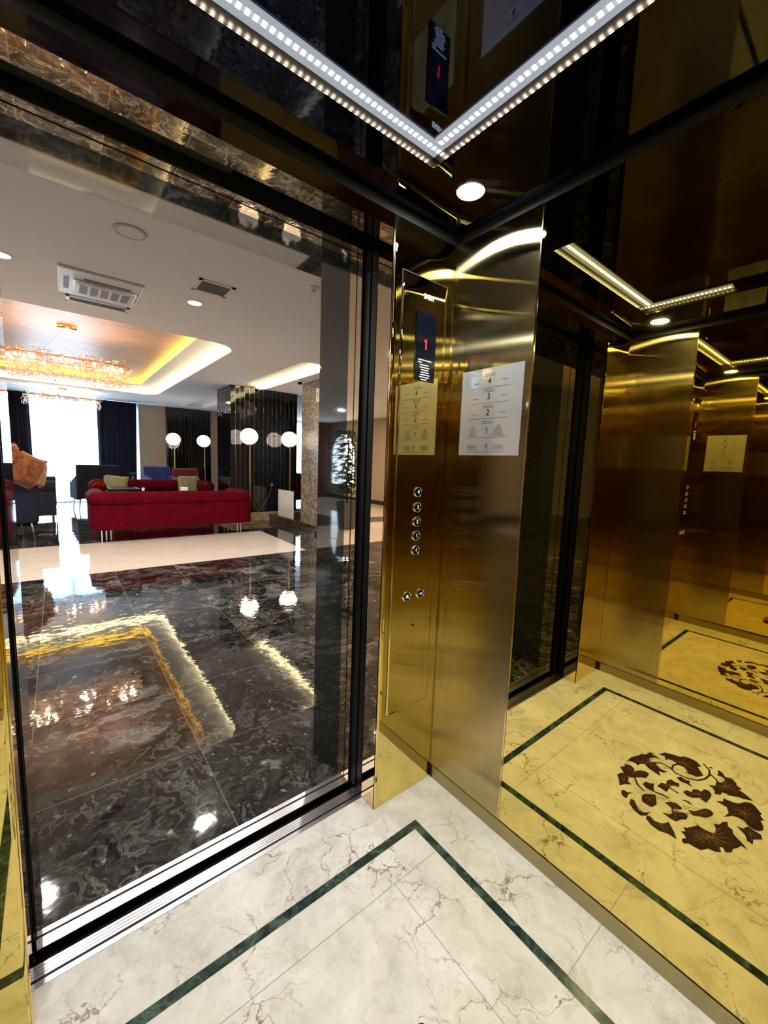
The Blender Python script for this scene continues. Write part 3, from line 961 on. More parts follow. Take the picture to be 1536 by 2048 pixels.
rnd = random.Random(5)
bm = bmesh.new()
for k, (a, b_) in enumerate(((-0.026, 0.040), (-0.026, -0.008), (-0.017, 0.026), (-0.017, 0.030), (-0.010, 0.026), (-0.012, 0.030), (-0.014, 0.032), (-0.018, 0.030), (-0.010, 0.020))):
    ink_row(bm, a, b_, 1.678 - 0.0083 * k - 0.368, 0.0034, -0.0056, -0.0052, rnd)
link('display_print', bm, 'print_white', dsp, label='rows of small white print')
for x, z, s, lb in ((1.034, 1.210, '4', 'round button 4'), (1.034, 1.154, '3', 'round button 3'), (1.034, 1.100, '2', 'round button 2'), (1.034, 1.047, '1', 'round button 1'),
                    (1.034, 0.992, '-1', 'round button -1'), (1.000, 0.819, 'B', 'round alarm button with a bell'), (1.070, 0.819, '<>', 'round door opening button')):
    c = (x - 1.029, -0.0015, z - 0.368)
    bt = link('button', lathe(bmesh.new(), [(0.0150, 0.0), (0.0150, -0.0035), (0.0135, -0.0045), (0.0005, -0.0045)], c, 24, axis='Y'), 'black_satin', cp, label=lb)
    link('button_ring', lathe(bmesh.new(), [(0.0150, 0.0), (0.0155, -0.0050), (0.0172, -0.0058), (0.0188, -0.0050), (0.0192, 0.0)], c, 28, axis='Y'), 'chrome', bt, smooth=True)
    if s == 'B':
        bm = bmesh.new()
        lathe(bm, [(0.0075, -0.006), (0.0065, -0.004), (0.005, 0.003), (0.0025, 0.0065), (0.0006, 0.0070)], (c[0], c[1] - 0.0052, c[2]), 12)
        for v in bm.verts: v.co.y = c[1] - 0.0052 + (v.co.y - (c[1] - 0.0052)) * 0.08
        link('bell_symbol', bm, 'print_white', bt)
    elif s == '<>':
        bm = bmesh.new()
        for sg in (-1, 1):
            vs = [bm.verts.new((c[0] + sg * 0.0015, c[1] - 0.0052, c[2] - 0.006)), bm.verts.new((c[0] + sg * 0.0015, c[1] - 0.0052, c[2] + 0.006)), bm.verts.new((c[0] + sg * 0.0085, c[1] - 0.0052, c[2]))]
            bm.faces.new(vs)
        link('arrow_symbol', bm, 'print_white', bt)
    else:
        text_mesh('numeral', s, 0.020, (c[0], c[1] - 0.0052, c[2]), (PI / 2, 0, 0), 'print_white', bt)
link('key_switch', lathe(bmesh.new(), [(0.0065, 0.0), (0.0065, -0.003), (0.004, -0.0035), (0.0035, -0.001), (0.0004, -0.001)], (1.038 - 1.029, -0.0015, 0.697 - 0.368), 16, axis='Y'), 'bronze_mirror', cp)

# floor notice on the right wall
nt_ = thing('floor_notice', 'silver grey notice sheet listing floors 4 to -1 on brushed gold wall', 'notice', (XR, 0.9005, 1.5005))
sheet = link('sheet', B(-0.0022, -0.0012, -0.1275, 0.1275, -0.1495, 0.1495), 'notice_foil', nt_)
for s, z in (('4', 1.605), ('3', 1.552), ('2', 1.498), ('1', 1.437), ('-1', 1.382)):
    text_mesh('floor_number', s, 0.030, (-0.0024, 0.0055, z - 1.5005), (PI / 2, 0, -PI / 2), 'print_black', nt_, sx=0.85, label='black number ' + s)
bm = bmesh.new()
for z in (1.584, 1.532, 1.479, 1.414, 1.364):
    box(bm, -0.0026, -0.0022, -0.077, 0.086, z - 1.5005 - 0.0005, z - 1.5005 + 0.0005)
link('row_line', bm, 'print_grey', nt_)
def block(rows, ho=0.0027):
    bm = bmesh.new()
    for a_, b_, z_ in rows:
        ink_row(bm, a_, b_, z_ - 1.5005, ho, -0.0026, -0.0022, rnd, 'Y')
    link('text_block', bm, 'print_grey', nt_)
for z0 in (1.630, 1.577, 1.523, 1.470):
    block([(-0.028, 0.014 + 0.004 * k, z0 - 0.0065 * k) for k in range(2)])
for z0 in (1.605, 1.552, 1.498):
    block([(0.046, 0.066, z0)])
    block([(-0.072, -0.050, z0 - 0.004)])
W6 = (0.008, 0.012, 0.016, 0.018, 0.020, 0.024)
block([(0.042 - W6[k], 0.042 + W6[k], 1.453 - 0.0065 * k) for k in range(6)])
block([(-0.066 - W6[k] * 0.8, -0.066 + W6[k] * 0.8, 1.453 - 0.0065 * k) for k in range(6)])
block([(0.022, 0.066, 1.386 - 0.0065 * k) for k in range(3)])
block([(-0.088, -0.044, 1.386 - 0.0065 * k) for k in range(3)])

# ================================================================ LOBBY
ZL = 2.81
YW = 14.0
fl2 = structure('floor', B(-6.5, 9.0, 1.323, YW, -0.04, 0.0), 'black_marble')
bm = bmesh.new()
flat(bm, [(-5.0, 5.40), (2.84, 5.36), (2.90, 7.26), (-5.0, 7.26)], 0.0, 0.0012)
flat(bm, [(-6.4, 8.0), (-3.4, 8.0), (-3.4, 13.5), (-6.4, 13.5)], 0.0, 0.0012)
structure('floor_band', bm, 'white_marble', fl2, label='cream white marble band crossing the black floor')
bm = bmesh.new()
for x in (-3.1, -1.9, -0.72, 0.45, 1.64, 2.82):
    box(bm, x, x + 0.003, 5.38, 7.26, 0.0012, 0.0016)
box(bm, -4.2, 2.87, 6.3, 6.303, 0.0012, 0.0016)
structure('band_joint', bm, 'joint_grey', fl2)

# ceiling with stepped coffer and a lit recess on the right
C0 = rounded(-1.65, 1.99, 5.72, 11.75, 0.38, 8)
C1 = rounded(-1.25, 1.60, 6.15, 11.25, 0.12, 5)
R0 = rounded(2.98, 3.52, 5.75, 13.2, 0.12, 4)
lobby_rect = [(-6.5, 1.56), (9.0, 1.56), (9.0, YW), (-6.5, YW)]
cl = structure('ceiling', plate_with_holes(ZL, lobby_rect, [C0, R0]), 'paint_ceiling')
structure('coffer_edge', riser(C0, ZL, ZL + 0.018), 'paint_white', cl)
structure('coffer_tier', plate_with_holes(2.955, [(-1.8, 5.55), (2.15, 5.55), (2.15, 11.9), (-1.8, 11.9)], [C1]), 'paint_ceiling', cl)
structure('coffer_edge', riser(C1, 2.955, 2.973), 'paint_white', cl)
structure('coffer_ceiling', B(-1.5, 1.85, 5.9, 11.5, 3.09, 3.11), 'wood_veneer', cl, label='brown wood veneer panel in the middle of the coffer')
def grow(loop, d):
    cx = (min(p[0] for p in loop) + max(p[0] for p in loop)) / 2
    cy = (min(p[1] for p in loop) + max(p[1] for p in loop)) / 2
    hx = max(p[0] for p in loop) - cx
    hy = max(p[1] for p in loop) - cy
    return [(cx + (x - cx) * (hx + d) / hx, cy + (y - cy) * (hy + d) / hy) for x, y in loop]
def cove(name, lb, loop, z0, z1, mat):
    t = thing(name, lb, 'cove light', (loop[0][0], loop[0][1], z0))
    o = link('light_band', riser(loop, z0, z1), mat, t)
    o.location = (-loop[0][0], -loop[0][1], -z0)
    return t
cove('cove_light', 'pale yellow light band around the outer step of the lobby ceiling', grow(C0, 0.03), ZL + 0.02, 2.953, 'cove_white')
cove('cove_light', 'deep yellow light band around the inner brown ceiling panel', grow(C1, 0.03), 2.975, 3.088, 'cove_yellow')
structure('recess_top', B(2.9, 3.6, 5.65, 13.3, 2.93, 2.95), 'paint_ceiling', cl)
structure('recess_edge', riser(R0, ZL, 2.93), 'paint_white', cl)
rr = [(x, y) for x, y in rounded(3.0, 3.5, 5.78, 9.3, 0.1, 4)]
t = thing('cove_light', 'pale yellow light band in the ceiling recess above the brown stone wall', 'cove light', (3.5, 7.5, 2.83))
link('light_band', B(-0.012, 0.008, -1.7, 1.5, 0.0, 0.085), 'cove_white', t)
link('light_band', B(-0.48, -0.012, -1.72, -1.70, 0.0, 0.085), 'cove_white', t)

# walls
wn = structure('wall_near', B(-6.5, JL - 0.22, 1.50, 1.56, 0, ZL), 'beige_wallpaper')
structure('wall_section', B(JR + 0.22, 9.0, 1.50, 1.56, 0, ZL), 'beige_wallpaper', wn)
structure('wall_section', B(JL - 0.22, JR + 0.22, 1.50, 1.56, ZH + 0.25, ZL), 'beige_wallpaper', wn)
wfar = structure('wall_far', B(1.92, 6.45, YW, YW + 0.15, 0, ZL + 0.2), 'beige_wallpaper')
structure('wall_section', B(-6.5, -0.62, YW, YW + 0.15, 0, ZL + 0.2), 'beige_wallpaper', wfar)
structure('wall_section', B(8.0, 9.0, YW, YW + 0.15, 0, ZL + 0.2), 'beige_wallpaper', wfar)
structure('wall_section', B(-0.62, 1.92, YW, YW + 0.15, 2.74, ZL + 0.2), 'beige_wallpaper', wfar)
structure('wall_section', B(6.45, 8.0, YW, YW + 0.15, 2.74, ZL + 0.2), 'beige_wallpaper', wfar)
structure('wall_right', B(9.0, 9.1, 1.5, YW, 0, ZL), 'beige_wallpaper')
# left wall with an arched window
def arch(y0, y1, z0, zs, n=12):
    r = (y1 - y0) / 2
    c = (y0 + y1) / 2
    return [(y0, z0), (y1, z0)] + [(c + r * math.cos(PI * i / n), zs + r * math.sin(PI * i / n)) for i in range(n + 1)]
bm = plate_with_holes(0, [(1.5, 0), (YW, 0), (YW, ZL), (1.5, ZL)], [arch(12.0, 13.6, 0.5, 1.6)])
for v in bm.verts:
    v.co = Vector((-6.5, v.co.x, v.co.y))
wl = structure('wall_left', bm, 'beige_wallpaper')
structure('wall_left_base', B(-6.5, -6.48, 1.56, YW, 0, 0.12), 'dark_wood', wl)
w3 = thing('arched_window', 'arched window in the far left lobby wall, seen only in the door jambs', 'window', (-6.5, 12.8, 0.5))
w3['kind'] = 'structure'
w3.name = 'window_3'
del w3['category']
bm = bmesh.new()
ap = arch(12.0, 13.6, 0.5, 1.6)
tube(bm, [(0, y - 12.8, z - 0.5) for y, z in ap], 0.04, 6, closed=True)
tube(bm, [(0, 0, 0), (0, 0, 1.9)], 0.02, 6)
for z in (0.5, 1.1):
    tube(bm, [(0, -0.8, z), (0, 0.8, z)], 0.02, 6)
link('frame', bm, 'frame_dark', w3)

# windows with frames
def window(nm, x0, x1, z1, mull):
    w = thing(nm, None, None, ((x0 + x1) / 2, YW + 0.06, 0))
    w['kind'] = 'structure'
    h = (x1 - x0) / 2
    bm = bmesh.new()
    for a, b_ in ((-h, -h + 0.06), (h - 0.06, h), (-0.62 + 0.16, -0.62 + 0.21)):
        box(bm, a, b_, -0.03, 0.03, 0, z1)
    for za in (0.0, mull, z1 - 0.06):
        box(bm, -h, h, -0.03, 0.03, za, za + 0.06)
    link('frame', bm, 'window_frame', w)
    link('pane', B(-h + 0.02, h - 0.02, -0.004, 0.004, 0.02, z1 - 0.02), 'glass_pane', w)
    return w
window('window_1', -0.62, 1.92, 2.74, 2.20)
window('window_2', 6.45, 8.0, 2.74, 2.20)


def drape(name, lb, cat, x0, x1, y, z0, z1, mat, folds, depth, parent=None, taper=0.0, group=None, n=6):
    bm = bmesh.new()
    N_ = folds * n
    rs_ = random.Random(name + str(x0))
    ph = [rs_.uniform(0.7, 1.3) for _ in range(folds + 1)]
    rows = []
    for j, z in enumerate((z0, z0 + (z1 - z0) * 0.35, z0 + (z1 - z0) * 0.7, z1)):
        row = []
        tj = j / 3
        for i in range(N_ + 1):
            t = i / N_
            x = x0 + (x1 - x0) * t - taper * (1 - tj) * (0.5 if x0 < 0 else -0.5) * 0
            d = depth * (1.0 - 0.25 * tj) * ph[int(t * folds)] * math.cos(2 * PI * folds * t)
            row.append(bm.verts.new((x + (x0 * 0) + taper * (1 - tj) * t, y + d, z)))
        rows.append(row)
    for a, b_ in zip(rows, rows[1:]):
        for i in range(N_):
            f = bm.faces.new((a[i], a[i + 1], b_[i + 1], b_[i]))
            f.smooth = True
    bmesh.ops.solidify(bm, geom=bm.faces[:], thickness=0.004)
    o = link(name, bm, mat)
    return tag(o, lb, cat, group)
drape('curtain', 'dark navy curtain hanging left of the bright lobby window', 'curtain', -1.55, -0.50, 13.78, 0.02, 2.795, 'navy_curtain', 7, 0.045, taper=0.02)
drape('curtain', 'dark navy curtain hanging right of the bright lobby window', 'curtain', 0.90, 1.84, 13.78, 0.02, 2.795, 'navy_curtain', 7, 0.045, taper=-0.05)
drape('sheer_curtain', 'white sheer curtain over the bright lobby window between navy curtains', 'curtain', -0.62, 1.90, 13.90, 0.02, 2.79, 'sheer_fabric', 22, 0.022)
drape('sheer_curtain', 'white sheer curtain of the far right window, behind the brown stone wall', 'curtain', 6.4, 8.05, 13.90, 0.02, 2.79, 'sheer_fabric', 14, 0.022)
drape('curtain', 'brown orange curtain beside the far left wall, seen in the door jambs', 'curtain', -6.3, -5.5, 13.6, 0.02, 2.79, 'rust_fur', 6, 0.05)


# black mirror tile walls
def tile_wall(bm, x0, x1, z0, z1, tw, th, y, rnd_, amp, side=None):
    """tiles in stretcher courses standing on end"""
    nx = max(1, round((x1 - x0) / tw))
    w = (x1 - x0) / nx
    for i in range(nx):
        z = z0 - (th * 0.5 if i % 2 else th * (0.15 if i % 3 else 0.0))
        while z < z1 - 0.004:
            a, b_ = max(z, z0), min(z + th, z1)
            z += th
            if b_ - a < 0.02:
                continue
            xa, xb = x0 + i * w + 0.0022, x0 + (i + 1) * w - 0.0022
            dx, dz = rnd_.uniform(-amp, amp), rnd_.uniform(-amp, amp)
            bev = 0.004
            def q(u, v, d):
                yy = y - d - dx * (u - 0.5) * w - dz * (v - 0.5) * th
                xx = xa + (xb - xa) * u
                return (xx, yy, a + (b_ - a) * v) if side is None else (side, xx, a + (b_ - a) * v)
            if side is None:
                P0 = [bm.verts.new(p) for p in (q(0, 0, 0.0), q(1, 0, 0.0), q(1, 1, 0.0), q(0, 1, 0.0))]
                e1, e2 = bev / (xb - xa), bev / (b_ - a)
                P1 = [bm.verts.new(p) for p in (q(e1, e2, 0.005), q(1 - e1, e2, 0.005), q(1 - e1, 1 - e2, 0.005), q(e1, 1 - e2, 0.005))]
            else:
                s0 = side + dx * 0.02
                mk = lambda u, v, d: bm.verts.new((side - d - dx * (u - 0.5) * w, xa + (xb - xa) * u, a + (b_ - a) * v))
                e1, e2 = bev / (xb - xa), bev / (b_ - a)
                P0 = [mk(0, 0, 0), mk(1, 0, 0), mk(1, 1, 0), mk(0, 1, 0)]
                P1 = [mk(e1, e2, 0.005), mk(1 - e1, e2, 0.005), mk(1 - e1, 1 - e2, 0.005), mk(e1, 1 - e2, 0.005)]
            bm.faces.new(P1)
            for k in range(4):
                bm.faces.new((P0[k], P0[(k + 1) % 4], P1[(k + 1) % 4], P1[k]))


rt = random.Random(11)
pa = structure('wall_tiled', B(2.803, 4.288, 8.594, 9.47, 0.18, ZL), 'tile_bezel')
bm = bmesh.new()
tile_wall(bm, 2.80, 4.29, 0.18, ZL, 0.098, 0.30, 8.593, rt, 0.018)
structure('mirror_tile', bm, 'black_tile', pa, label='black mirror tiles standing on end')
bm = bmesh.new()
tile_wall(bm, 8.593, 9.47, 0.18, ZL, 0.098, 0.30, 8.59, rt, 0.010, side=2.802)
structure('mirror_tile', bm, 'black_tile', pa)
structure('tile_base', B(2.795, 4.295, 8.585, 9.48, 0, 0.18), 'tan_marble', pa, label='tan marble base below the black tiles')
pb = structure('wall_tiled', B(2.67, 3.91, 13.955, 14.0, 0.0, ZL), 'tile_bezel')
bm = bmesh.new()
tile_wall(bm, 2.67, 3.91, 0.0, ZL, 0.098, 0.30, 13.953, rt, 0.012)
structure('mirror_tile', bm, 'black_tile', pb)
structure('trim_2', B(2.62, 2.67, 13.93, 14.0, 0, ZL), 'dark_wood')

wc = structure('wall_stone', B(3.78, 4.6, 4.2, 7.37, 0.0, ZL), 'terrazzo')
structure('baseboard_stone', B(3.765, 4.6, 4.2, 7.372, 0.0, 0.10), 'brown_marble')
structure('trim_3', B(3.63, 4.29, 7.372, 8.585, 0.0, 0.14), 'brown_marble')
structure('trim_4', B(3.63, 3.765, 4.2, 7.372, 0.0, 0.06), 'brown_marble')

# ceiling fittings
ac = thing('ceiling_air_conditioner', 'white square air conditioner cassette in the lobby ceiling with dark slots', 'air conditioner', (0.373, 4.68, ZL))
link('panel', B(-0.305, 0.305, -0.325, 0.325, -0.022, 0.0, bev=0.012), 'plastic_white', ac)
bm = bmesh.new()
box(bm, -0.20, 0.27, -0.13, 0.20, -0.055, -0.022, bev=0.02)
link('intake_flap', bm, 'plastic_white', ac)
bm = bmesh.new()
for k in range(5):
    box(bm, -0.155 + 0.078 * k, -0.155 + 0.078 * k + 0.058, -0.10, 0.12, -0.0565, -0.053)
link('intake_grille', bm, 'grille_grey', ac)
link('outlet_slot', B(-0.13, 0.22, -0.185, -0.155, -0.0235, -0.020), 'grille_dark', ac)
link('side_louver', B(-0.265, -0.225, -0.14, 0.17, -0.0235, -0.020), 'grille_grey', ac)
link('side_louver', B(0.275, 0.285, -0.14, 0.17, -0.0235, -0.020), 'grille_grey', ac)


def vent(lb, x0, x1, y0, y1, slats):
    t = thing('ceiling_vent', lb, 'air vent', ((x0 + x1) / 2, (y0 + y1) / 2, ZL))
    hx, hy = (x1 - x0) / 2, (y1 - y0) / 2
    bm = bmesh.new()
    for a in ((-hx, hx, -hy, -hy + 0.025), (-hx, hx, hy - 0.025, hy), (-hx, -hx + 0.03, -hy, hy), (hx - 0.03, hx, -hy, hy)):
        box(bm, *a, -0.01, 0.0)
    link('frame', bm, 'plastic_white', t)
    bm = bmesh.new()
    for k in range(slats):
        y_ = -hy + 0.03 + (2 * hy - 0.06) * k / (slats - 1)
        box(bm, -hx + 0.03, hx - 0.03, y_ - 0.004, y_ + 0.004, -0.008, -0.002)
    link('slats', bm, 'grille_grey', t)
    link('backing', B(-hx + 0.02, hx - 0.02, -hy + 0.02, hy - 0.02, -0.002, -0.0005), 'grille_dark', t)
vent('narrow slatted vent right behind the white air conditioner', 0.13, 0.65, 5.10, 5.27, 6)
vent('square slatted vent in the ceiling above the round downlight', 1.0, 1.30, 3.82, 4.10, 12)
sp = thing('ceiling_speaker', 'round grey speaker in the lobby ceiling nearest the elevator', 'speaker', (0.452, 3.41, ZL))
link('rim', lathe(bmesh.new(), [(0.082, -0.001), (0.084, -0.012), (0.097, -0.008), (0.102, 0.0)], n=32), 'ring_grey', sp, smooth=True)
link('grille', lathe(bmesh.new(), [(0.0005, -0.009), (0.083, -0.009), (0.083, 0.0)], n=32), 'plastic_white', sp)
sd = thing('smoke_detector', 'small white smoke detector on the ceiling beside the granite portal', 'smoke detector', (1.80, 3.33, ZL))
link('base', lathe(bmesh.new(), [(0.05, 0.0), (0.052, -0.012), (0.040, -0.02), (0.0005, -0.02)], n=24), 'plastic_white', sd)
link('sensor', lathe(bmesh.new(), [(0.022, -0.02), (0.020, -0.036), (0.0005, -0.038)], n=20), 'ring_grey', sd)
dc = thing('dome_camera', 'small black security camera under the ceiling at the brown stone wall', 'camera', (3.60, 7.12, ZL))
link('mount', lathe(bmesh.new(), [(0.06, 0.0), (0.06, -0.03), (0.0005, -0.032)], n=20), 'plastic_white', dc)
link('dome', ball(bmesh.new(), (0, 0, -0.035), 0.042, 1.0, 16, 10), 'black_satin', dc, smooth=True)

for i, (x, y, lb) in enumerate(((1.116, 4.45, 'round lit downlight in the lobby ceiling below the square vent'),
                                (-0.275, 4.49, 'round lit downlight at the left edge of the doorway view'),
                                (-1.9, 4.45, 'unseen lobby downlight added left of the doorway view to brighten the lobby'),  # from here on, out-of-view downlights added to brighten the lobby
                                (2.9, 4.45, 'unseen lobby downlight added right of the granite portal to brighten the lobby'),
                                (2.45, 7.6, 'round lobby downlight above the front red sofa, right of the coffer'),
                                (-2.3, 8.0, 'unseen lobby downlight added left of the coffer, behind the left jamb, to brighten the lobby'),
                                (2.4, 10.6, 'round lobby downlight above the rear armchairs'),
                                (-3.4, 6.2, 'unseen lobby downlight added to brighten the left end of the white floor band'),
                                (-4.6, 10.0, 'unseen lobby downlight added to brighten the area near the far left wall'),
                                (-4.6, 7.2, 'unseen lobby downlight added to brighten the area between the left wall and the plant'))):
    if i in (4, 6):
        continue
    t = thing('lobby_downlight', lb, 'ceiling light', (x, y, ZL))
    link('lens', lathe(bmesh.new(), [(0.0005, -0.005), (0.060, -0.005), (0.061, 0.0)], n=28), 'lobby_glow', t)
    link('rim', lathe(bmesh.new(), [(0.061, 0.0), (0.062, -0.007), (0.072, -0.004), (0.074, 0.0)], n=28), 'plastic_white', t, smooth=True)
    lamp('downlight_lamp', 'AREA', (0, 0, -0.008), DOWNP, (1.0, 0.92, 0.83), (0, 0, 0), 0.12, parent=t)


# chandeliers
def chandelier(lb, cx, cy, zt, hx, hy, drop0, drop1, nb, nc, pw, seed):
    r_ = random.Random(seed)
    t = thing('crystal_chandelier', lb, 'chandelier', (cx, cy, zt))
    zc = -(zt - drop0)            # frame level
    if zt > 2.95:
        link('canopy', lathe(bmesh.new(), [(0.0005, -0.03), (0.11, -0.03), (0.12, -0.01), (0.12, 0.0)], n=28), 'rose_gold', t, smooth=True)
    else:
        link('canopy', lathe(bmesh.new(), [(0.0005, -0.03), (0.09, -0.03), (0.09, 0.0)], n=28), 'rose_gold', t, smooth=True)
    bm = bmesh.new()
    for sx_ in (-1, 1):
        tube(bm, [(sx_ * 0.04, 0, -0.03), (sx_ * hx * 0.45, 0, zc + 0.02)], 0.003, 5)
    link('suspension_wire', bm, 'lamp_brass', t)
    bm = bmesh.new()
    m_ = 36
    ell = lambda a, k=1.0: (hx * k * math.copysign(abs(math.cos(a)) ** 0.8, math.cos(a)), hy * k * math.copysign(abs(math.sin(a)) ** 0.8, math.sin(a)))
    tube(bm, [(*ell(2 * PI * i / m_), zc) for i in range(m_)], 0.006, 5, closed=True)
    tube(bm, [(*ell(2 * PI * i / m_, 0.55), zc + 0.01) for i in range(m_)], 0.005, 5, closed=True)
    for k in range(150):
        a = r_.uniform(0, 2 * PI)
        s = r_.uniform(0.5, 1.02)
        x, y_ = ell(a, s)
        z = zc + r_.uniform(-0.07, 0.05)
        tube(bm, [(x, y_, z), (x + r_.uniform(-0.05, 0.05), y_ + r_.uniform(-0.04, 0.04), z + r_.uniform(0.01, 0.05)), (x + r_.uniform(-0.09, 0.09), y_ + r_.uniform(-0.06, 0.06), z + r_.uniform(0.0, 0.10))], 0.0032, 4)
    link('twig_frame', bm, 'rose_gold', t, label='rose gold frame of branching twigs')
    for k in range(nb):
        a = 2 * PI * (k + 0.3) / nb
        x, y_ = ell(a, 0.86)
        link('bulb', ball(bmesh.new(), (x, y_, zc - 0.035), 0.017, 1.3, 10, 8), 'bulb_glow', t, smooth=True)
    bm = bmesh.new()
    for k in range(nc):
        a = r_.uniform(0, 2 * PI)
        s = r_.uniform(0.62, 1.03)
        x, y_ = ell(a, s)
        z = zc - 0.02 - r_.random() * (drop0 - drop1 - 0.04)
        h, w = r_.uniform(0.018, 0.042), r_.uniform(0.004, 0.008)
        rot = r_.uniform(0, PI)
        v = [bm.verts.new((x, y_, z + h * 0.35))]
        v += [bm.verts.new((x + w * math.cos(rot + q * PI / 2), y_ + w * math.sin(rot + q * PI / 2), z)) for q in range(4)]
        v.append(bm.verts.new((x, y_, z - h)))
        for q in range(4):
            bm.faces.new((v[0], v[1 + q], v[1 + (q + 1) % 4]))
            bm.faces.new((v[5], v[1 + (q + 1) % 4], v[1 + q]))
    o = link('crystal_drops', bm, 'crystal', t, label='dense fringe of clear crystal drops')
    o['kind'] = 'stuff'
    for k in range(6):
        a = 2 * PI * (k + 0.5) / 6
        x, y_ = ell(a, 0.7)
        lamp('chandelier_lamp', 'POINT', (x, y_, zc - 0.03), pw / 6, (1.0, 0.66, 0.40), size=0.022, parent=t)
    return t
chandelier('large crystal and rose gold chandelier under the brown coffer panel, nearest the elevator', 0.19, 7.55, 3.09, 0.76, 0.30, 2.62, 2.31, 14, 2600, CHP, 21)
chandelier('smaller crystal and rose gold chandelier hanging in front of the bright window', 0.17, 12.4, ZL, 0.72, 0.24, 2.60, 2.38, 10, 1000, CHP * 0.4, 22)


# globe floor lamps
def globe_lamp(lb, x, y, s=1.0, first=[None]):
    if first[0] is None:
        t = thing('globe_floor_lamp', lb, 'floor lamp', (x, y, 0), 0, 'globe lamps by the black tile walls')
        link('base', lathe(bmesh.new(), [(0.15, 0.0), (0.15, 0.012), (0.02, 0.02), (0.0005, 0.02)], n=28), 'lamp_brass', t)
        link('pole', tube(bmesh.new(), [(0, 0, 0.02), (0, 0, 1.61)], 0.011, 10), 'lamp_brass', t)
        link('shade', ball(bmesh.new(), (-0.02, 0, 1.775), 0.172, 0.93, 32, 20), 'lamp_glass', t, smooth=True, label='white glowing glass globe')
        link('collar', lathe(bmesh.new(), [(0.05, 1.595), (0.06, 1.605), (0.06, 1.625), (0.03, 1.63)], (-0.005, 0, 0), 20), 'lamp_brass', t)
        first[0] = t
        return t
    return dup(first[0], (x, y, 0), label=lb)
LP = [(3.06, 8.20, 'globe floor lamp at the right end of the front red sofa, before the black tiles'),
      (3.94, 8.20, 'globe floor lamp behind the white board, before the black tiles'),
      (2.44, 12.0, 'globe floor lamp behind the red armchair, left one before the far black tiles'),
      (3.20, 12.0, 'globe floor lamp right of the red armchair, before the far black tiles')]
for x, y, lb in LP:
    globe_lamp(lb, x, y)
    lamp('globe_light', 'POINT', (x - 0.02, y, 1.775), GLOBEP, (1.0, 0.84, 0.66), size=0.175)


# sofas
def u_path(hw, d, r, n=5):
    """open U: left arm front -> back -> right arm front; outward to the right of travel is inside; so reversed"""
    pts = [(hw, d)]
    for i in range(n + 1):
        a = 0 - (PI / 2) * i / n
        pts.append((hw - r + r * math.cos(a), r + r * math.sin(a)))
    for i in range(n + 1):
        a = -PI / 2 - (PI / 2) * i / n
        pts.append((-hw + r + r * math.cos(a), r + r * math.sin(a)))
    pts.append((-hw, d))
    return pts


def roll_profile(r, zc, n=14):
    return [(r * math.cos(2 * PI * i / n), zc + r * 0.92 * math.sin(2 * PI * i / n)) for i in range(n)]


def sofa(name, lb, x, y, rz, width, depth, mat, top=0.77, group=None, arm_ring=True):
    """origin on the floor at the middle of the back; opens towards local +y"""
    t = thing(name, lb, 'sofa', (x, y, 0), rz, group)
    hw = width / 2
    rr_ = 0.135
    # outer shell body below the roll
    bm = bmesh.new()
    body = [(0.0, 0.19), (0.0, top - 0.2), (-0.14, top - 0.2), (-0.14, 0.19)]
    p = [(a, b_ + 0.16) for a, b_ in u_path(hw - 0.16, depth - 0.16, 0.05)]
    sweep(bm, p[::-1], [(-o, z) for o, z in body])
    link('shell', bm, mat, t)
    bm = bmesh.new()
    p2 = [(a, b_ + 0.16) for a, b_ in u_path(hw - 0.13, depth - 0.16, 0.14, 7)]
    sweep(bm, p2, roll_profile(rr_, top - rr_))
    link('rolled_back', bm, mat, t, smooth=True, label='thick rolled back and arms')
    link('seat', B(-hw + 0.27, hw - 0.27, 0.28, depth - 0.02, 0.20, 0.42, bev=0.04, seg=3), mat, t, smooth=False)
    bm = bmesh.new()
    h2 = hw - 0.155
    for a in ((-h2, h2, 0.155, 0.17), (-h2, h2, depth - 0.03, depth - 0.015)):
        box(bm, *a, 0.172, 0.19)
    for a in ((-h2, -h2 + 0.015), (h2 - 0.015, h2)):
        box(bm, *a, 0.155, depth - 0.015, 0.172, 0.19)
    link('frame_rail', bm, 'chrome', t, label='chrome frame rail')
    for sx_ in (-1, 1):
        for yy in (0.19, depth - 0.06):
            bm = bmesh.new()
            for dd in (0, 0.06):
                tube(bm, [(sx_ * (h2 - 0.05 - dd), yy, 0.175), (sx_ * (h2 - 0.05 - dd), yy, 0.0)], 0.011, 10)
            link('leg', bm, 'chrome', t)
    if arm_ring:
        for sx_ in (-1, 1):
            c = Vector((sx_ * (hw - 0.13), depth + 0.002, top - rr_))
            link('arm_ring', tube(bmesh.new(), [(c.x + 0.10 * math.cos(2 * PI * i / 24), c.y, c.z + 0.092 * math.sin(2 * PI * i / 24)) for i in range(24)], 0.006, 6, closed=True), 'polished_gold', t)
    return t
sofa('sofa', 'bright red velvet sofa seen from behind, nearest the white floor band', 1.545, 7.15, 0, 2.44, 0.98, 'red_velvet', 0.765, 'red velvet sofas')
sofa('sofa', 'red velvet sofa facing the elevator with two sage cushions', 1.62, 10.62, PI, 2.30, 0.98, 'red_velvet', 0.80, 'red velvet sofas')
sofa('sofa', 'dark navy sofa with rolled arm at the left near the window', -1.0, 10.3, PI / 2 + PI, 2.0, 0.95, 'navy_velvet', 0.82)
sofa('sofa', 'dark red sofa beyond the brown stone wall, under the right window', 5.7, 10.9, 0.35, 2.2, 0.95, 'red_velvet', 0.98)


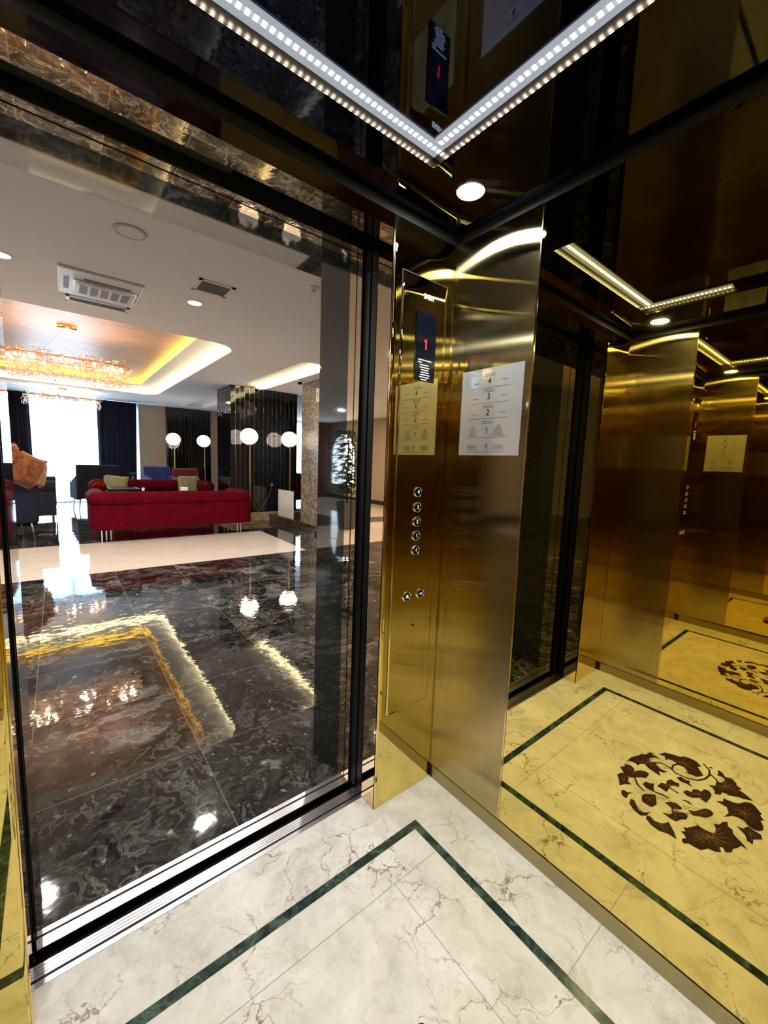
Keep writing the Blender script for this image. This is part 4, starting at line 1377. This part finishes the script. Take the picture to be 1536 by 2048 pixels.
def cushion(name, lb, x, y, z, w, h, th, rot, mat, n=8):
    bm = bmesh.new()
    g0, g1 = [], []
    for j in range(n + 1):
        r0, r1 = [], []
        for i in range(n + 1):
            u, v = i / n * 2 - 1, j / n * 2 - 1
            pin = 1 - 0.07 * (1 - abs(u)) * abs(v) - 0.0
            X = u * w / 2 * (1 - 0.08 * (1 - v * v) * abs(u))
            Z = v * h / 2 * (1 - 0.08 * (1 - u * u) * abs(v))
            d = th / 2 * (max(0, (1 - u ** 4) * (1 - v ** 4))) ** 0.5
            r0.append(bm.verts.new((X, -d, Z)))
            r1.append(bm.verts.new((X, d, Z)) if (0 < i < n and 0 < j < n) else r0[-1])
        g0.append(r0); g1.append(r1)
    for j in range(n):
        for i in range(n):
            bm.faces.new((g0[j][i], g0[j][i + 1], g0[j + 1][i + 1], g0[j + 1][i]))
            q = (g1[j][i], g1[j + 1][i], g1[j + 1][i + 1], g1[j][i + 1])
            try:
                bm.faces.new(q)
            except ValueError:
                pass
    o = link(name, bm, mat, smooth=True)
    o.location = (x, y, z)
    o.rotation_euler = rot
    return tag(o, lb, 'cushion')
cushion('cushion', 'sage green cushion leaning in the left corner of the rear red sofa', 0.93, 10.12, 0.675, 0.46, 0.44, 0.15, (-0.25, 0.12, 0), 'sage_cushion')
cushion('cushion', 'sage green cushion leaning in the right corner of the rear red sofa', 2.33, 10.12, 0.675, 0.46, 0.46, 0.15, (-0.25, 0.0, 0), 'sage_cushion')
cushion('cushion', 'cream cushion on the dark red sofa beyond the stone wall', 5.45, 11.25, 0.83, 0.5, 0.46, 0.16, (-0.2, 0.3, 0.35), 'sage_cushion')


# armchairs
def armchair(lb, x, y, rz, mat, mat2, hgt, w=0.72, d=0.78):
    """opens towards local +y, back at y=0"""
    t = thing('armchair', lb, 'armchair', (x, y, 0), rz)
    link('seat', B(-w / 2 + 0.10, w / 2 - 0.10, 0.12, d, 0.28, 0.44, bev=0.04, seg=3), mat2, t)
    bm = B(-w / 2, w / 2, 0.0, 0.13, 0.26, hgt, bev=0.045, seg=3)
    for v in bm.verts:
        v.co.y -= max(0, v.co.z - 0.4) * 0.16
    link('backrest', bm, mat, t)
    for s in (-1, 1):
        bm = B(*sorted((s * (w / 2 - 0.10), s * w / 2)), 0.06, d - 0.02, 0.24, 0.62, bev=0.035, seg=3)
        for v in bm.verts:
            if v.co.z > 0.5 and v.co.y < 0.3:
                v.co.z += 0.18
        link('armrest', bm, mat, t)
        for yy in (0.08, d - 0.08):
            link('leg', tube(bmesh.new(), [(s * (w / 2 - 0.08), yy, 0.26), (s * (w / 2 - 0.05), yy, 0.0)], [0.014, 0.009], 10), 'chrome', t)
    return t
armchair('tall navy armchair turned away at the bright window, red lining showing', 0.74, 11.75, 0.15, 'navy_velvet', 'dark_red_velvet', 1.06, 0.86)
armchair('blue armchair with red seat left of the dark red one by the far tiles', 2.12, 12.6, PI + 0.2, 'blue_velvet', 'red_velvet', 1.04, 0.70)
armchair('dark red armchair before the far globe lamps', 2.60, 11.55, PI - 0.1, 'dark_red_velvet', 'red_velvet', 1.02, 0.62)
armchair('navy high-back armchair at the left jamb carrying furry brown cushions', -0.63, 7.75, 0.25, 'navy_velvet', 'dark_red_velvet', 1.02, 0.80)
cushion('cushion', 'brown orange furry cushion hung over the navy armchair at the left jamb', -0.36, 7.62, 1.05, 0.40, 0.48, 0.30, (0.15, 0.45, 0.6), 'rust_fur')
cushion('cushion', 'paler orange furry cushion peeking out behind the brown one', -0.29, 7.85, 0.98, 0.34, 0.40, 0.24, (0.15, 0.1, 0.8), 'pale_rust_fur')
cushion('cushion', 'rust furry cushion on top of the navy armchair, cut by the left jamb', -0.52, 7.60, 1.20, 0.36, 0.36, 0.26, (0.1, -0.5, 0.3), 'rust_fur')

# tables and small things
ct = thing('coffee_table', 'small dark table between the two red sofas, left half', 'table', (1.05, 8.9, 0))
link('tabletop', B(-0.35, 0.12, -0.3, 0.3, 0.66, 0.71, bev=0.008), 'dark_wood', ct)
for sx_ in (-1, 1):
    for sy_ in (-1, 1):
        link('leg', tube(bmesh.new(), [(-0.115 + sx_ * 0.2, sy_ * 0.25, 0.67), (-0.115 + sx_ * 0.21, sy_ * 0.27, 0)], 0.012, 8), 'chrome', ct)
stb = thing('side_table', 'small round side table at the navy curtain by the beige wall', 'table', (1.52, 12.3, 0))
link('tabletop', lathe(bmesh.new(), [(0.0005, 0.64), (0.22, 0.64), (0.22, 0.66), (0.0005, 0.66)], n=28), 'dark_wood', stb)
link('pedestal', lathe(bmesh.new(), [(0.16, 0.0), (0.15, 0.015), (0.02, 0.03), (0.02, 0.64)], n=20), 'chrome', stb)
vs = thing('flower_vase', 'tiny vase of dark leaves on the round side table', 'vase', (1.52, 12.3, 0.66))
link('vase', lathe(bmesh.new(), [(0.03, 0), (0.045, 0.05), (0.02, 0.11), (0.025, 0.13)], n=16), 'pot_grey', vs, smooth=True)
bm = bmesh.new()
for k in range(14):
    a = rt.uniform(0, 6.28); r1 = rt.uniform(0.06, 0.15)
    tube(bm, [(0, 0, 0.1), (r1 * 0.5 * math.cos(a), r1 * 0.5 * math.sin(a), 0.2), (r1 * math.cos(a), r1 * math.sin(a), 0.18)], [0.003, 0.02, 0.002], 4)
link('leaves', bm, 'leaf_green', vs)

wb = thing('notice_board', 'blank white board leaning before the right globe lamp pole', 'board', (3.705, 7.90, 0.14))
link('panel', B(-0.012, 0.012, -0.35, 0.35, 0.0, 0.56, bev=0.003), 'plastic_white', wb)
link('clip', B(-0.016, -0.012, -0.015, 0.015, 0.47, 0.50), 'grille_grey', wb)
so = thing('wall_socket', 'small socket on the black tile wall with a hanging cable', 'socket', (3.68, 8.58, 0.78))
link('plate', B(-0.045, 0.045, -0.010, 0.0, -0.045, 0.045, bev=0.004), 'frame_dark', so)
link('plug', B(-0.015, 0.015, -0.035, -0.010, -0.02, 0.01, bev=0.004), 'ring_grey', so)
pts = []
for i in range(16):
    t_ = i / 15
    pts.append((3.67 - 0.62 * t_, 8.54 - 0.25 * t_, 0.78 - 0.76 * (t_ ** 0.55) + 0.0))
tag(link('power_cable', tube(bmesh.new(), pts, 0.006, 6), 'cord_black'), 'thin cable hanging from the socket down towards the left lamp', 'cable')
sg = thing('floor_sign', 'small white sign on the brown stone wall beside the granite portal', 'sign', (3.778, 6.73, 2.41))
link('plate', B(-0.012, 0.0, -0.062, 0.062, 0.0, 0.235, bev=0.003), 'plastic_white', sg)
text_mesh('arrow', '1', 0.14, (-0.0128, 0, 0.118), (PI / 2, 0, -PI / 2), 'print_black', sg)
for nm, lb, x, y, z, w in (('paper_cup', 'small pale cup on the back of the front red sofa', 1.03, 7.31, 0.765, 0.022), ('sugar_box', 'tiny white box standing on the front red sofa back', 1.62, 7.31, 0.765, 0.05)):
    if nm == 'paper_cup':
        o = link(nm, lathe(bmesh.new(), [(w * 0.8, 0), (w, 0.05), (w * 0.9, 0.05), (w * 0.7, 0.01)], n=16), 'paint_white')
    else:
        o = link(nm, B(-w, w, -0.03, 0.03, 0, 0.055, bev=0.004), 'paint_white')
    o.location = (x, y, z - 0.002)
    tag(o, lb, 'cup' if nm == 'paper_cup' else 'box')

# potted plant, only seen in the door jambs
pp = thing('potted_plant', 'leafy plant in a tall grey pot, seen only mirrored in the jambs', 'plant', (-2.75, 6.8, 0))
link('pot', lathe(bmesh.new(), [(0.17, 0), (0.22, 0.55), (0.20, 0.55), (0.19, 0.5), (0.0005, 0.5)], n=20), 'pot_grey', pp)
bm = bmesh.new()
tube(bm, [(0, 0, 0.5), (0.02, 0, 1.0), (-0.02, 0.02, 1.7)], 0.02, 6)
link('stem', bm, 'dark_wood', pp)
bm = bmesh.new()
for k in range(420):
    z = rt.uniform(0.70, 1.95)
    a = rt.uniform(0, 6.28)
    r1 = rt.uniform(0.08, 0.42) * (1.1 - abs(z - 1.3) * 0.6)
    c = Vector((r1 * math.cos(a), r1 * math.sin(a), z))
    d = Vector((math.cos(a), math.sin(a), rt.uniform(-0.6, 0.3))).normalized() * rt.uniform(0.13, 0.22)
    s = d.cross(Vector((0, 0, 1))).normalized() * 0.045
    up = Vector((0, 0, 0.012))
    v = [bm.verts.new(p) for p in (c - d * 0.5, c + s, c + d * 0.6, c - s, c + up)]
    for q in range(4):
        bm.faces.new((v[q], v[(q + 1) % 4], v[4]))
link('foliage', bm, 'leaf_green', pp)
